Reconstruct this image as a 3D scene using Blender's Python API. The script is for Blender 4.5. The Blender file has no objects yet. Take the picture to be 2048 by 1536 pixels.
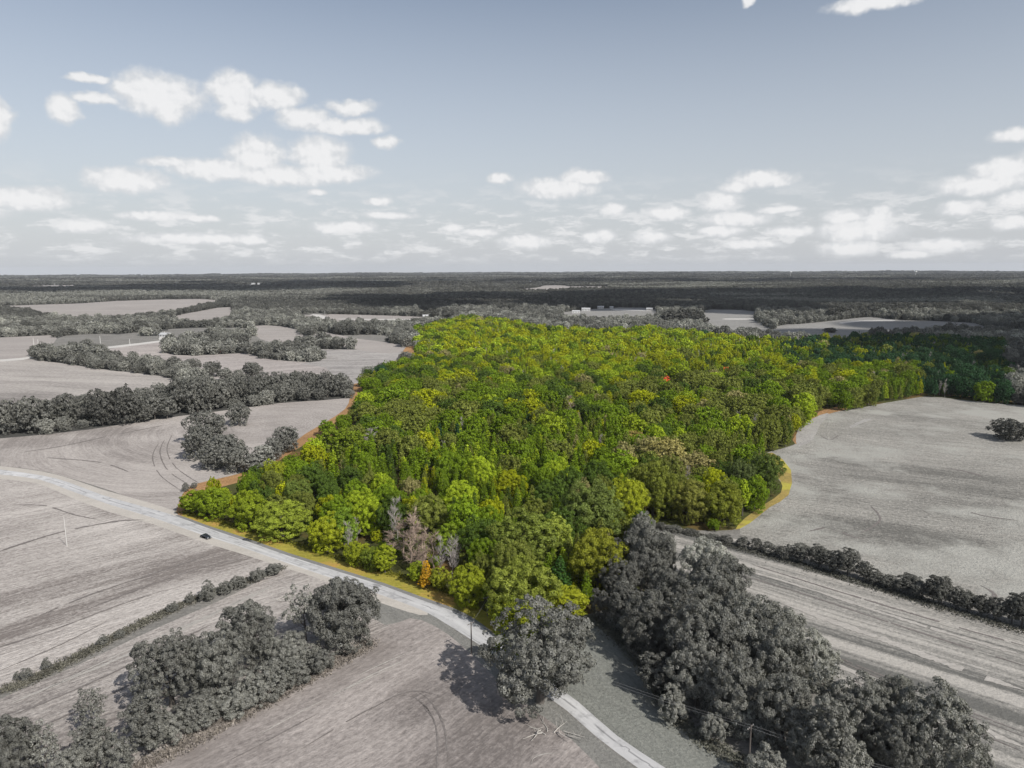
import bpy, math, random, os
import numpy as np
from mathutils import Matrix, Vector
from mathutils.geometry import delaunay_2d_cdt
SC = bpy.context.scene
COL = SC.collection
RNG = np.random.default_rng(7)
random.seed(7)
R = math.radians

# ------------------------------------------------------------------ camera
CAMH = 100.0
PITCH = 9.25
ROLL = -0.25
FPX = 1420.0
cam_d = bpy.data.cameras.new('camera')
cam_d.sensor_width = 36.0
cam_d.lens = 36.0 * FPX / 2048.0
cam_d.clip_start = 1.0
cam_d.clip_end = 60000.0
cam = bpy.data.objects.new('camera', cam_d)
COL.objects.link(cam)
CM = Matrix.Translation((0, 0, CAMH)) @ Matrix.Rotation(R(90 - PITCH), 4, 'X') @ Matrix.Rotation(R(ROLL), 4, 'Z')
cam.matrix_world = CM
SC.camera = cam
ROT = np.array(CM.to_3x3())

# ------------------------------------------------------------------ light
SUN_EL, SUN_AZ = 42.0, 135.0          # azimuth clockwise from +Y (view direction): sun to the right, slightly behind
SUN_STRENGTH = 5.0
SKY_STRENGTH = 0.118
SC.view_settings.view_transform = 'Standard'
SC.view_settings.look = 'None'
SC.view_settings.gamma = 1.0
SC.view_settings.use_curve_mapping = False
SC.view_settings.exposure = -0.06
SC.render.engine = 'CYCLES'
SC.cycles.max_bounces = 6
SC.cycles.diffuse_bounces = 3
SC.cycles.transmission_bounces = 3
SC.cycles.volume_bounces = 0
SC.cycles.sample_clamp_indirect = 3.0
sun_d = bpy.data.lights.new('sun', 'SUN')
sun_d.energy = SUN_STRENGTH
sun_d.angle = R(0.53)
sun_d.color = (1.0, 0.955, 0.89)
sun = bpy.data.objects.new('sun', sun_d)
COL.objects.link(sun)
SDIR = np.array([math.sin(R(SUN_AZ)) * math.cos(R(SUN_EL)), math.cos(R(SUN_AZ)) * math.cos(R(SUN_EL)), math.sin(R(SUN_EL))])
sun.rotation_euler = Vector(-SDIR).to_track_quat('-Z', 'Y').to_euler()

# ------------------------------------------------------------------ pixel <-> world
def pxray(px, py):
    px = np.atleast_1d(np.asarray(px, float)); py = np.atleast_1d(np.asarray(py, float))
    d = np.stack([(px - 1024) / FPX, -(py - 768) / FPX, -np.ones_like(px)], -1)
    d = d @ ROT.T
    return d / np.linalg.norm(d, axis=1, keepdims=True)

_tab = np.random.default_rng(3).random((64, 64))
def vnoise(x, y):
    xi = np.floor(x).astype(int); yi = np.floor(y).astype(int)
    fx = x - xi; fy = y - yi
    fx = fx * fx * (3 - 2 * fx); fy = fy * fy * (3 - 2 * fy)
    a = _tab[xi & 63, yi & 63]; b = _tab[(xi + 1) & 63, yi & 63]
    c = _tab[xi & 63, (yi + 1) & 63]; d = _tab[(xi + 1) & 63, (yi + 1) & 63]
    return (a * (1 - fx) + b * fx) * (1 - fy) + (c * (1 - fx) + d * fx) * fy
def fbm(x, y, o=3):
    s = 0; a = .5; t = 0
    for i in range(o):
        s = s + a * vnoise(x + 17.3 * i, y - 9.1 * i); t += a; a *= .5; x = x * 2.03; y = y * 2.03
    return s / t
HILLS = [(1233, 549, 9000, 260, 800, 22), (1365, 549, 9000, 240, 800, 24), (120, 546, 8000, 900, 900, 16),
         (720, 560, 4300, 700, 420, 22), (980, 548, 10000, 700, 800, 22)]
HC = []
for (hx, hy, hd, sx, sy, amp) in HILLS:
    r = pxray(hx, hy)[0]; k = hd / math.hypot(r[0], r[1])
    HC.append((r[0] * k, r[1] * k, sx, sy, amp))
def height(x, y):
    x = np.asarray(x, float); y = np.asarray(y, float)
    r = np.hypot(x, y)
    a = np.interp(r, [0, 350, 700, 1200, 3000, 8000, 15000], [.5, .8, 2.5, 5, 11, 20, 30])
    z = a * (fbm(x / 330.0 + 11, y / 330.0 + 5, 2) - .5) * 1.3 + a * .9 * (fbm(x / 1300.0 + 2, y / 1300.0 + 31, 2) - .5)
    for (hx, hy, sx, sy, amp) in HC:
        z = z + amp * np.exp(-((x - hx) / sx) ** 2 - ((y - hy) / sy) ** 2)
    return z
def at(px, py, zoff=0.0):
    """pixels of the photograph to points on the terrain"""
    d = pxray(px, py)
    n = len(d)
    t = np.full(n, 40.0); prev = t.copy(); done = np.zeros(n, bool)
    for i in range(620):
        p = d * t[:, None]
        below = (CAMH + p[:, 2]) < height(p[:, 0], p[:, 1]) + zoff
        done |= below
        if done.all(): break
        prev = np.where(done, prev, t)
        t = np.where(done, t, t * 1.0105)
        done |= t > 24000
    lo, hi = prev, t
    for i in range(18):
        m = (lo + hi) / 2
        p = d * m[:, None]
        below = (CAMH + p[:, 2]) < height(p[:, 0], p[:, 1]) + zoff
        hi = np.where(below, m, hi); lo = np.where(below, lo, m)
    p = d * hi[:, None]
    p[:, 2] = height(p[:, 0], p[:, 1]) + zoff
    return p
def at1(px, py, zoff=0.0):
    return at([px], [py], zoff)[0]
def project(P):
    P = np.atleast_2d(P) - np.array([0, 0, CAMH])
    c = P @ ROT
    dz = np.maximum(-c[:, 2], 1e-3)
    return np.stack([1024 + c[:, 0] / dz * FPX, 768 - c[:, 1] / dz * FPX, np.where(-c[:, 2] > 1, dz, 1e9)], -1)
def inpoly(x, y, poly):
    poly = np.asarray(poly, float)
    x = np.asarray(x, float); y = np.asarray(y, float)
    r = np.zeros(x.shape, bool)
    n = len(poly); j = n - 1
    for i in range(n):
        xi, yi = poly[i]; xj, yj = poly[j]
        if yi != yj:
            c = ((yi > y) != (yj > y)) & (x < (xj - xi) * (y - yi) / (yj - yi) + xi)
            r ^= c
        j = i
    return r
def smooth(pts, k=3, closed=True):
    P = np.asarray(pts, float); n = len(P); out = []
    for i in range(n if closed else n - 1):
        a = P[(i - 1) % n] if closed or i > 0 else P[i]
        b = P[i]; c = P[(i + 1) % n]
        d = P[(i + 2) % n] if closed or i + 2 < n else c
        for s in range(k):
            t = s / k
            out.append(.5 * ((2 * b) + (c - a) * t + (2 * a - 5 * b + 4 * c - d) * t * t + (3 * b - 3 * c + d - a) * t ** 3))
    if not closed: out.append(P[-1])
    return np.array(out)

# ------------------------------------------------------------------ world: sky and clouds
world = bpy.data.worlds.new('World')
SC.world = world
world.use_nodes = True
def build_sky():
    nt = world.node_tree; nt.nodes.clear(); N = nt.nodes; L = nt.links
    def nd(t, **k):
        n = N.new(t)
        for a, b in k.items(): setattr(n, a, b)
        return n
    def setin(n, i, v):
        if hasattr(v, 'is_linked') or isinstance(v, bpy.types.NodeSocket): L.new(v, n.inputs[i])
        else: n.inputs[i].default_value = v
    def M(op, a, b=None, c=None, clamp=False):
        n = nd('ShaderNodeMath', operation=op, use_clamp=clamp); setin(n, 0, a)
        if b is not None: setin(n, 1, b)
        if c is not None: setin(n, 2, c)
        return n.outputs[0]
    def V(op, a, b=None):
        n = nd('ShaderNodeVectorMath', operation=op); setin(n, 0, a)
        if b is not None: setin(n, 1, b)
        return n.outputs['Value'] if op in ('LENGTH', 'DOT_PRODUCT') else n.outputs[0]
    def mix(f, a, b):
        n = nd('ShaderNodeMix', data_type='RGBA'); setin(n, 0, f); setin(n, 6, a); setin(n, 7, b); return n.outputs[2]
    def mapr(v, a, b, c=0.0, d=1.0, smoothst=True):
        n = nd('ShaderNodeMapRange', interpolation_type='SMOOTHSTEP' if smoothst else 'LINEAR'); setin(n, 0, v)
        for i, q in enumerate((a, b, c, d)): n.inputs[i + 1].default_value = q
        return n.outputs[0]
    sky = nd('ShaderNodeTexSky', sky_type='NISHITA'); sky.sun_disc = False
    sky.sun_elevation = R(SUN_EL); sky.sun_rotation = R(SUN_AZ)
    sky.air_density = 1.0; sky.dust_density = 1.6; sky.ozone_density = 1.0; sky.altitude = 200
    tc = nd('ShaderNodeTexCoord'); sep = nd('ShaderNodeSeparateXYZ'); L.new(tc.outputs['Generated'], sep.inputs[0])
    az = M('MULTIPLY', M('ARCTAN2', sep.outputs[0], sep.outputs[1]), 57.29578)
    el = M('MULTIPLY', M('ARCSINE', sep.outputs[2]), 57.29578)
    cv = nd('ShaderNodeCombineXYZ'); L.new(az, cv.inputs[0]); L.new(el, cv.inputs[1]); vec = cv.outputs[0]
    def noise(v, scale, detail=5.0, rough=.55, out='Fac'):
        n = nd('ShaderNodeTexNoise'); L.new(v, n.inputs['Vector']); n.inputs['Scale'].default_value = scale
        n.inputs['Detail'].default_value = detail; n.inputs['Roughness'].default_value = rough
        return n.outputs[out]
    # edges are broken up in angular space; low clouds get a finer and flatter break-up, as far clouds do
    n1 = noise(V('MULTIPLY', vec, (1.0, 1.5, 1.0)), .36, 3, .5, 'Color')
    n2 = noise(V('MULTIPLY', vec, (1.0, 1.3, 1.0)), 1.3, 3, .5, 'Color')
    dv = V('MULTIPLY', V('SUBTRACT', n1, (.5, .5, .5)), (1.7, 1.1, 0))
    dv2 = V('MULTIPLY', V('SUBTRACT', n2, (.5, .5, .5)), (.6, .5, 0))
    amp = mapr(el, 1.0, 12.0, .3, 1.0, False)
    vv = V('ADD', vec, V('MULTIPLY', V('ADD', dv, dv2), amp))
    BL = [(318,188,88,34),(340,214,42,28),(250,180,30,14),(470,185,58,34),(470,222,34,20),(556,195,52,24),(175,157,38,9),(125,216,26,24),(190,200,42,10),
          (605,238,62,22),(690,252,80,15),(705,215,52,16),(772,288,30,14),(335,325,52,10),(430,338,96,20),(512,312,60,36),(560,350,110,20),
          (640,308,62,34),(660,344,88,18),(255,360,76,22),(633,382,22,7),(55,396,74,20),(-10,240,26,34),(310,433,68,9),(400,437,40,7),
          (160,450,52,12),(390,478,145,11),(500,480,40,10),(780,430,58,8),(755,403,32,8),(690,455,72,13),(1000,357,28,10),
          (1115,376,88,20),(1165,354,52,17),(1225,422,32,15),(1525,360,66,17),(1470,375,36,11),(1440,402,48,18),(1470,437,75,15),
          (1555,420,45,8),(1330,425,52,15),(1690,432,45,14),(1760,440,26,26),(1720,462,85,20),(1700,497,62,16),(1960,368,78,18),
          (2010,345,52,26),(1925,415,42,14),(2040,400,50,16),(2035,268,36,12),(1755,2,80,14),(1500,2,16,8),(905,457,22,11),(960,466,42,9),
          (1052,484,62,16),(1200,474,40,14),(1300,475,42,14),(1500,488,66,10),(1580,462,52,12),(1440,462,52,12),(1880,492,72,13),
          (2030,445,40,13),(1820,508,44,9),(2100,330,60,30),(-90,420,80,20)]
    dmin = None
    for (bx, by, rx, ry) in BL:
        d = pxray(bx, by)[0]
        a0 = math.degrees(math.atan2(d[0], d[1])); e0 = math.degrees(math.asin(d[2]))
        sub = V('SUBTRACT', vv, (a0, e0, 0))
        mul = V('MULTIPLY', sub, (24.8 / rx / 1.0, 24.8 / ry / 1.1, 0))
        ln = V('LENGTH', mul)
        dmin = ln if dmin is None else M('MINIMUM', dmin, ln)
    nb = noise(vec, 1.15, 6, .5)
    dens = M('ADD', M('SUBTRACT', 1.0, dmin), M('MULTIPLY', M('SUBTRACT', nb, .5), .6))
    alpha = mapr(dens, -.14, .42, 0, .95)
    # distant rows of small cumulus low over the horizon, all round
    lv = V('MULTIPLY', vec, (.34, 1.15, 0))
    ln_ = noise(V('ADD', lv, V('MULTIPLY', V('SUBTRACT', n2, (.5, .5, .5)), (.35, .35, 0))), 1.0, 6, .62)
    low = M('MULTIPLY', mapr(ln_, .45, .63), M('MULTIPLY', mapr(el, .0, 1.2), mapr(el, 8.0, 3.0)))
    low = M('MULTIPLY', low, .75)
    # scattered fair-weather cumulus over the rest of the sky, outside the view
    cosr = M('MULTIPLY', mapr(M('ABSOLUTE', az), 44, 60), mapr(el, 2, 10))
    on = noise(V('MULTIPLY', tc.outputs['Generated'], (1, 1, 2.2)), 3.1, 6, .6)
    outc = M('MULTIPLY', mapr(on, .56, .66), cosr)
    al = M('MAXIMUM', M('MAXIMUM', alpha, low), M('MULTIPLY', outc, .55), clamp=True)
    # body of the cloud: bright tops, greyer bases and thin edges
    # relief lit from the upper right: density here minus density a little towards the sun
    nb2 = noise(V('ADD', vec, (.2, .34, 0)), 1.15, 6, .5)
    rel = M('MULTIPLY', M('SUBTRACT', nb, nb2), 1.5)
    body = M('MAXIMUM', M('ADD', mapr(dens, .0, .9), rel), M('MULTIPLY', low, .8))
    ccol = mix(mapr(body, -.1, .9), (6.15, 6.3, 6.5, 1), (7.8, 7.8, 7.85, 1))
    hs = nd('ShaderNodeHueSaturation'); hs.inputs['Saturation'].default_value = .68; hs.inputs['Value'].default_value = 1.0
    L.new(sky.outputs[0], hs.inputs['Color'])
    # whitish veil of moisture towards the horizon
    veil = mapr(el, 20.0, .0, .0, .86, False)
    base = mix(veil, hs.outputs[0], (5.5, 5.7, 6.05, 1))
    fin = mix(al, base, ccol)
    bg = nd('ShaderNodeBackground'); L.new(fin, bg.inputs[0]); bg.inputs[1].default_value = SKY_STRENGTH
    out = nd('ShaderNodeOutputWorld'); L.new(bg.outputs[0], out.inputs[0])
build_sky()
world.cycles.sampling_method = 'MANUAL'
world.cycles.sample_map_resolution = 512

# ------------------------------------------------------------------ materials
def newmat(name):
    m = bpy.data.materials.new(name); m.use_nodes = True
    nt = m.node_tree; nt.nodes.clear()
    out = nt.nodes.new('ShaderNodeOutputMaterial')
    return m, nt, out
class G:
    """tiny node-graph helper"""
    def __init__(s, nt): s.nt = nt
    def nd(s, t, **k):
        n = s.nt.nodes.new(t)
        for a, b in k.items(): setattr(n, a, b)
        return n
    def si(s, n, i, v):
        if isinstance(v, bpy.types.NodeSocket): s.nt.links.new(v, n.inputs[i])
        else: n.inputs[i].default_value = v
    def M(s, op, a, b=None, c=None, clamp=False):
        n = s.nd('ShaderNodeMath', operation=op, use_clamp=clamp); s.si(n, 0, a)
        if b is not None: s.si(n, 1, b)
        if c is not None: s.si(n, 2, c)
        return n.outputs[0]
    def V(s, op, a, b=None):
        n = s.nd('ShaderNodeVectorMath', operation=op); s.si(n, 0, a)
        if b is not None: s.si(n, 1, b)
        return n.outputs['Value'] if op in ('LENGTH', 'DOT_PRODUCT') else n.outputs[0]
    def mix(s, f, a, b, blend='MIX'):
        n = s.nd('ShaderNodeMix', data_type='RGBA', blend_type=blend); s.si(n, 0, f); s.si(n, 6, a); s.si(n, 7, b); return n.outputs[2]
    def noise(s, v, scale, detail=3.0, rough=.5, out='Fac'):
        n = s.nd('ShaderNodeTexNoise'); s.si(n, 'Vector', v); s.si(n, 'Scale', scale)
        n.inputs['Detail'].default_value = detail; n.inputs['Roughness'].default_value = rough
        return n.outputs[out]
    def mr(s, v, a, b, c=0.0, d=1.0, sm=False):
        n = s.nd('ShaderNodeMapRange', interpolation_type='SMOOTHSTEP' if sm else 'LINEAR'); s.si(n, 0, v)
        for i, q in enumerate((a, b, c, d)): s.si(n, i + 1, q)
        return n.outputs[0]
    def bump(s, h, strength, dist):
        n = s.nd('ShaderNodeBump'); s.si(n, 'Height', h); n.inputs['Strength'].default_value = strength
        n.inputs['Distance'].default_value = dist; return n.outputs[0]
def c4(c): return (c[0], c[1], c[2], 1.0)
def srgb(r, g, b):
    f = lambda v: ((v / 255 + .055) / 1.055) ** 2.4 if v > 10 else v / 255 / 12.92
    return (f(r), f(g), f(b))

def leaf_material(name, attr):
    m, nt, out = newmat(name); g = G(nt)
    a = g.nd('ShaderNodeAttribute', attribute_name=attr, attribute_type='INSTANCER')
    tc = g.nd('ShaderNodeTexCoord'); geo = g.nd('ShaderNodeNewGeometry')
    oi = g.nd('ShaderNodeObjectInfo')
    v = g.V('ADD', tc.outputs['Object'], g.V('SCALE', (1, 1, 1), None))
    off = g.nd('ShaderNodeVectorMath', operation='MULTIPLY_ADD')
    off.inputs[1].default_value = (1, 1, 1); nt.links.new(tc.outputs['Object'], off.inputs[0])
    cr = g.nd('ShaderNodeCombineXYZ'); nt.links.new(g.M('MULTIPLY', oi.outputs['Random'], 97.0), cr.inputs[0]); nt.links.new(cr.outputs[0], off.inputs[2])
    n1 = g.noise(off.outputs[0], .30, 3, .6)
    f1 = g.mr(n1, .32, .68, .70, 1.28)
    f2 = g.mr(geo.outputs['Random Per Island'], 0, 1, .74, 1.26)
    f = g.M('MULTIPLY', f1, f2)
    c = g.V('SCALE', a.outputs['Color']); c.node.inputs['Scale'].default_value = 1.0
    nt.links.new(f, c.node.inputs['Scale'])
    # some leaves yellower than others
    hue = g.mix(g.mr(g.M('FRACT', g.M('MULTIPLY', geo.outputs['Random Per Island'], 7.13)), 0, 1, 0.0, .35), c, g.V('MULTIPLY', c, (1.12, 1.10, .85)))
    d = g.nd('ShaderNodeBsdfDiffuse'); nt.links.new(hue, d.inputs[0])
    t = g.nd('ShaderNodeBsdfTranslucent'); nt.links.new(g.V('MULTIPLY', hue, (1.03, 1.09, .8)), t.inputs[0])
    gl = g.nd('ShaderNodeBsdfGlossy'); gl.inputs['Roughness'].default_value = .42; gl.inputs['Color'].default_value = (.8, .8, .8, 1)
    mx = g.nd('ShaderNodeMixShader'); mx.inputs[0].default_value = .22; nt.links.new(d.outputs[0], mx.inputs[1]); nt.links.new(t.outputs[0], mx.inputs[2])
    m2 = g.nd('ShaderNodeMixShader'); m2.inputs[0].default_value = .008; nt.links.new(mx.outputs[0], m2.inputs[1]); nt.links.new(gl.outputs[0], m2.inputs[2])
    nt.links.new(m2.outputs[0], out.inputs[0])
    return m
def simple_material(name, col, rough=.8, metal=0.0, nscale=None, namt=.3, spec=.3):
    m, nt, out = newmat(name); g = G(nt)
    p = g.nd('ShaderNodeBsdfPrincipled'); p.inputs['Roughness'].default_value = rough; p.inputs['Metallic'].default_value = metal
    p.inputs['Specular IOR Level'].default_value = spec
    if nscale:
        tc = g.nd('ShaderNodeTexCoord')
        n = g.noise(tc.outputs['Object'], nscale, 4, .6)
        nt.links.new(g.mix(n, c4([v * (1 - namt) for v in col]), c4([v * (1 + namt) for v in col])), p.inputs[0])
    else:
        p.inputs[0].default_value = c4(col)
    nt.links.new(p.outputs[0], out.inputs[0])
    return m
M_LEAF = leaf_material('leaves', 'tint')
M_LEAF2 = leaf_material('leaves_outer', 'tint_outer')
M_BARK = simple_material('bark', (.11, .10, .09), .9, nscale=1.5, namt=.4)
M_BARKPALE = simple_material('bark_pale', (.36, .33, .31), .9, nscale=1.2, namt=.3)
M_BARKPINK = simple_material('bark_dead', (.33, .255, .205), .9, nscale=1.2, namt=.3)

def field_material(name, light, dark, ang=0.0, rows=.8, row_amt=.25, streak=(.004, .03), streak_amt=.6, speck=1.0, patch=.006,
                   ring=None, contrast=1.0, bands=None, mid=.5, bump=.25, third=None, spots=()):
    """ploughed, mown or stubble ground: patches, streaks along the rows, rows and fine litter"""
    def neut(c):
        if max(c) / min(c) > 1.45: return c
        a = sum(c) / 3; return tuple(a + (v - a) * .82 for v in c)
    light, dark = neut(light), neut(dark)
    if light[0] < 1.45 * light[2]: light = tuple(v * .91 for v in light)
    m, nt, out = newmat(name); g = G(nt)
    tc = g.nd('ShaderNodeTexCoord')
    P = tc.outputs['Object']
    wob = g.V('MULTIPLY', g.V('SUBTRACT', g.noise(P, .006, 2, .5, 'Color'), (.5, .5, .5)), (26, 26, 0))
    P2 = g.V('ADD', P, wob)
    if ring is not None:
        q = g.V('SUBTRACT', P2, (ring[0], ring[1], 0))
        s = g.nd('ShaderNodeSeparateXYZ'); nt.links.new(q, s.inputs[0])
        rad = g.V('LENGTH', g.V('MULTIPLY', q, (1, 1, 0)))
        an = g.M('MULTIPLY', g.M('ARCTAN2', s.outputs[1], s.outputs[0]), ring[2])
        cb = g.nd('ShaderNodeCombineXYZ'); nt.links.new(an, cb.inputs[0]); nt.links.new(rad, cb.inputs[1]); Q = cb.outputs[0]
    else:
        r = g.nd('ShaderNodeVectorRotate', rotation_type='Z_AXIS'); nt.links.new(P2, r.inputs['Vector']); r.inputs['Angle'].default_value = -ang
        Q = r.outputs[0]
    pn = g.noise(P, patch, 4, .6)
    st = g.noise(g.V('MULTIPLY', Q, (streak[0], streak[1], 0)), 1.0, 4, .6)
    st2 = g.noise(g.V('MULTIPLY', Q, (streak[0] * 3.5, streak[1] * 7, 0)), 1.0, 3, .6)
    rw = g.noise(g.V('MULTIPLY', Q, (.06, 1.0 / rows, 0)), 1.0, 2, .5)
    sp = g.noise(P, speck, 4, .75)
    sp2 = g.noise(g.V('MULTIPLY', Q, (.25, .9, 0)), 1.0, 3, .7)
    v = g.M('MULTIPLY', g.M('SUBTRACT', pn, .5), .9)
    v = g.M('ADD', v, g.M('MULTIPLY', g.M('SUBTRACT', st, .5), streak_amt * 1.5))
    v = g.M('ADD', v, g.M('MULTIPLY', g.M('SUBTRACT', st2, .5), streak_amt * .9))
    v = g.M('ADD', v, g.M('MULTIPLY', g.M('SUBTRACT', rw, .5), row_amt * 2.0))
    v = g.M('ADD', v, g.M('MULTIPLY', g.M('SUBTRACT', sp, .5), 1.5))
    v = g.M('ADD', v, g.M('MULTIPLY', g.M('SUBTRACT', sp2, .5), .95))
    if bands:
        sy = g.nd('ShaderNodeSeparateXYZ'); nt.links.new(Q, sy.inputs[0])
        cb = g.nd('ShaderNodeCombineXYZ'); nt.links.new(g.M('MULTIPLY', sy.outputs[1], bands[0]), cb.inputs[1])
        nt.links.new(g.M('MULTIPLY', sy.outputs[0], .0012), cb.inputs[0])
        bn = g.noise(cb.outputs[0], 1.0, 4, .62)
        v = g.M('ADD', v, g.mr(bn, .40, .60, -bands[1], bands[1]))
    for (sx_, sy_, rx_, ry_, an_, st_) in spots:      # set darker or paler patches; the rolling field's dark one paints its slope's shade
        c_ = at1(sx_, sy_)
        rr_ = g.nd('ShaderNodeVectorRotate', rotation_type='Z_AXIS'); nt.links.new(g.V('SUBTRACT', P2, (c_[0], c_[1], c_[2])), rr_.inputs['Vector']); rr_.inputs['Angle'].default_value = -an_
        dd_ = g.V('LENGTH', g.V('MULTIPLY', rr_.outputs[0], (1 / rx_, 1 / ry_, 0)))
        v = g.M('ADD', v, g.mr(g.M('ADD', dd_, g.M('MULTIPLY', g.M('SUBTRACT', st, .5), 1.6)), 1.25, .35, 0, st_, True))
    fac = g.M('MULTIPLY_ADD', v, contrast, mid, clamp=True)
    col = g.mix(fac, c4(dark), c4(light))
    if third:
        tn = g.noise(P, third[1], 4, .65)
        col = g.mix(g.mr(tn, .5, .62), col, c4(third[0]))
    p = g.nd('ShaderNodeBsdfPrincipled'); p.inputs['Roughness'].default_value = .95; p.inputs['Specular IOR Level'].default_value = .1
    nt.links.new(col, p.inputs[0])
    hb = g.M('ADD', g.M('MULTIPLY', rw, .5), g.M('ADD', sp, sp2))
    nt.links.new(g.bump(hb, bump, 1.0), p.inputs['Normal'])
    nt.links.new(p.outputs[0], out.inputs[0])
    return m
def row_angle(x0, y0, x1, y1):
    p = at([x0, x1], [y0, y1]); d = p[1] - p[0]
    return math.atan2(d[1], d[0])
def ringc(px, py, rad):
    p = at1(px, py); return (p[0], p[1], rad)

# ------------------------------------------------------------------ objects
def link(name, mesh, parent=None, mats=None):
    o = bpy.data.objects.new(name, mesh); COL.objects.link(o)
    if parent is not None: o.parent = parent
    return o
def pymesh(name, v, f, mats=(), smooth_=False, fm=None):
    me = bpy.data.meshes.new(name)
    me.from_pydata([tuple(map(float, p)) for p in v], [], [tuple(map(int, q)) for q in f])
    for m in mats: me.materials.append(m)
    if fm is not None: me.polygons.foreach_set('material_index', np.asarray(fm, np.int32))
    if smooth_: me.polygons.foreach_set('use_smooth', np.ones(len(me.polygons), bool))
    me.update()
    return me
def npmesh(name, V, F, mats=(), fm=None, smooth_=False):
    """fast mesh from arrays; F is (n,k)"""
    me = bpy.data.meshes.new(name)
    V = np.asarray(V, np.float32); F = np.asarray(F, np.int32)
    n, k = F.shape
    me.vertices.add(len(V)); me.vertices.foreach_set('co', V.ravel())
    me.loops.add(n * k); me.loops.foreach_set('vertex_index', F.ravel())
    me.polygons.add(n); me.polygons.foreach_set('loop_start', np.arange(0, n * k, k, dtype=np.int32))
    me.polygons.foreach_set('loop_total', np.full(n, k, np.int32))
    for m in mats: me.materials.append(m)
    if fm is not None: me.polygons.foreach_set('material_index', np.asarray(fm, np.int32))
    if smooth_: me.polygons.foreach_set('use_smooth', np.ones(n, bool))
    me.update(calc_edges=True); me.validate()
    return me
def tag(o, label=None, cat=None, group=None, kind=None):
    if label and len(label.split()) > 16: print('LONG', label)
    if label: o['label'] = label
    if cat: o['category'] = cat
    if group: o['group'] = group
    if kind: o['kind'] = kind
    return o
class MB:
    def __init__(s): s.v = []; s.f = []
    def box(s, c, d, rz=0.0, taper=1.0):
        x, y, z = c; a, b, h = d[0] / 2, d[1] / 2, d[2] / 2
        i = len(s.v); cs, sn = math.cos(rz), math.sin(rz)
        for zz, k in ((-h, 1), (h, taper)):
            for xx, yy in ((-a, -b), (a, -b), (a, b), (-a, b)):
                xx *= k; yy *= k
                s.v.append((x + xx * cs - yy * sn, y + xx * sn + yy * cs, z + zz))
        for q in ((3, 2, 1, 0), (4, 5, 6, 7), (0, 1, 5, 4), (1, 2, 6, 5), (2, 3, 7, 6), (3, 0, 4, 7)): s.f.append(tuple(i + k for k in q))
        return s
    def prism(s, prof, y0, y1):
        """profile in xz extruded along y"""
        i = len(s.v); n = len(prof)
        for y in (y0, y1):
            for (x, z) in prof: s.v.append((x, y, z))
        s.f.append(tuple(i + k for k in range(n))); s.f.append(tuple(i + n + k for k in reversed(range(n))))
        for k in range(n): s.f.append((i + k, i + n + k, i + n + (k + 1) % n, i + (k + 1) % n))
        return s
    def tube(s, pts, rad, n=6):
        pts = [np.array(p, float) for p in pts]
        if np.isscalar(rad): rad = [rad] * len(pts)
        i0 = len(s.v)
        for k, p in enumerate(pts):
            d = pts[min(k + 1, len(pts) - 1)] - pts[max(k - 1, 0)]
            d /= np.linalg.norm(d) + 1e-9
            a = np.cross(d, (0, 0, 1) if abs(d[2]) < .9 else (1, 0, 0)); a /= np.linalg.norm(a); b = np.cross(d, a)
            for j in range(n):
                t = 2 * math.pi * j / n
                s.v.append(tuple(p + rad[k] * (math.cos(t) * a + math.sin(t) * b)))
        for k in range(len(pts) - 1):
            for j in range(n):
                a = i0 + k * n + j; b = i0 + k * n + (j + 1) % n
                s.f.append((a, b, b + n, a + n))
        s.f.append(tuple(i0 + j for j in range(n))); s.f.append(tuple(i0 + (len(pts) - 1) * n + j for j in reversed(range(n))))
        return s
    def cyl(s, c, r, h, n=10, axis='z'):
        i = len(s.v); x, y, z = c
        for e in (-h / 2, h / 2):
            for j in range(n):
                t = 2 * math.pi * j / n; a, b = r * math.cos(t), r * math.sin(t)
                s.v.append((x + a, y + b, z + e) if axis == 'z' else ((x + a, y + e, z + b) if axis == 'y' else (x + e, y + a, z + b)))
        for j in range(n): s.f.append((i + j, i + (j + 1) % n, i + n + (j + 1) % n, i + n + j))
        s.f.append(tuple(i + j for j in range(n))); s.f.append(tuple(i + n + j for j in reversed(range(n))))
        return s
    def build(s, name, mat, parent=None, smooth_=False):
        return link(name, pymesh(name, s.v, s.f, (mat,), smooth_), parent)
def empty(name, loc, rz=0.0, scale=None):
    o = bpy.data.objects.new(name, None); COL.objects.link(o); o.location = loc; o.rotation_euler = (0, 0, rz)
    o.empty_display_size = 1.0
    if scale: o.scale = scale
    return o

# the coloured plot as read from the photograph
PLOT = [(353,1032),(358,1005),(366,976),(396,966),(458,954),(510,935),(560,905),(610,878),(650,848),(700,820),(703,790),(700,768),(735,745),(770,735),(835,708),(838,690),(825,657),(880,645),(935,633),(1010,640),(1100,655),(1200,658),(1300,656),(1380,662),(1480,675),(1560,679),(1640,675),(1740,670),(1850,674),(2008,678),(2028,806),(1925,797),(1842,788),(1835,800),(1700,815),(1640,828),(1590,885),(1522,912),(1582,940),(1580,990),(1500,1045),(1468,1058),(1380,1053),(1287,1045),(1252,1130),(1222,1195),(1110,1220),(995,1248),(950,1232),(700,1152),(500,1082)]

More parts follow.
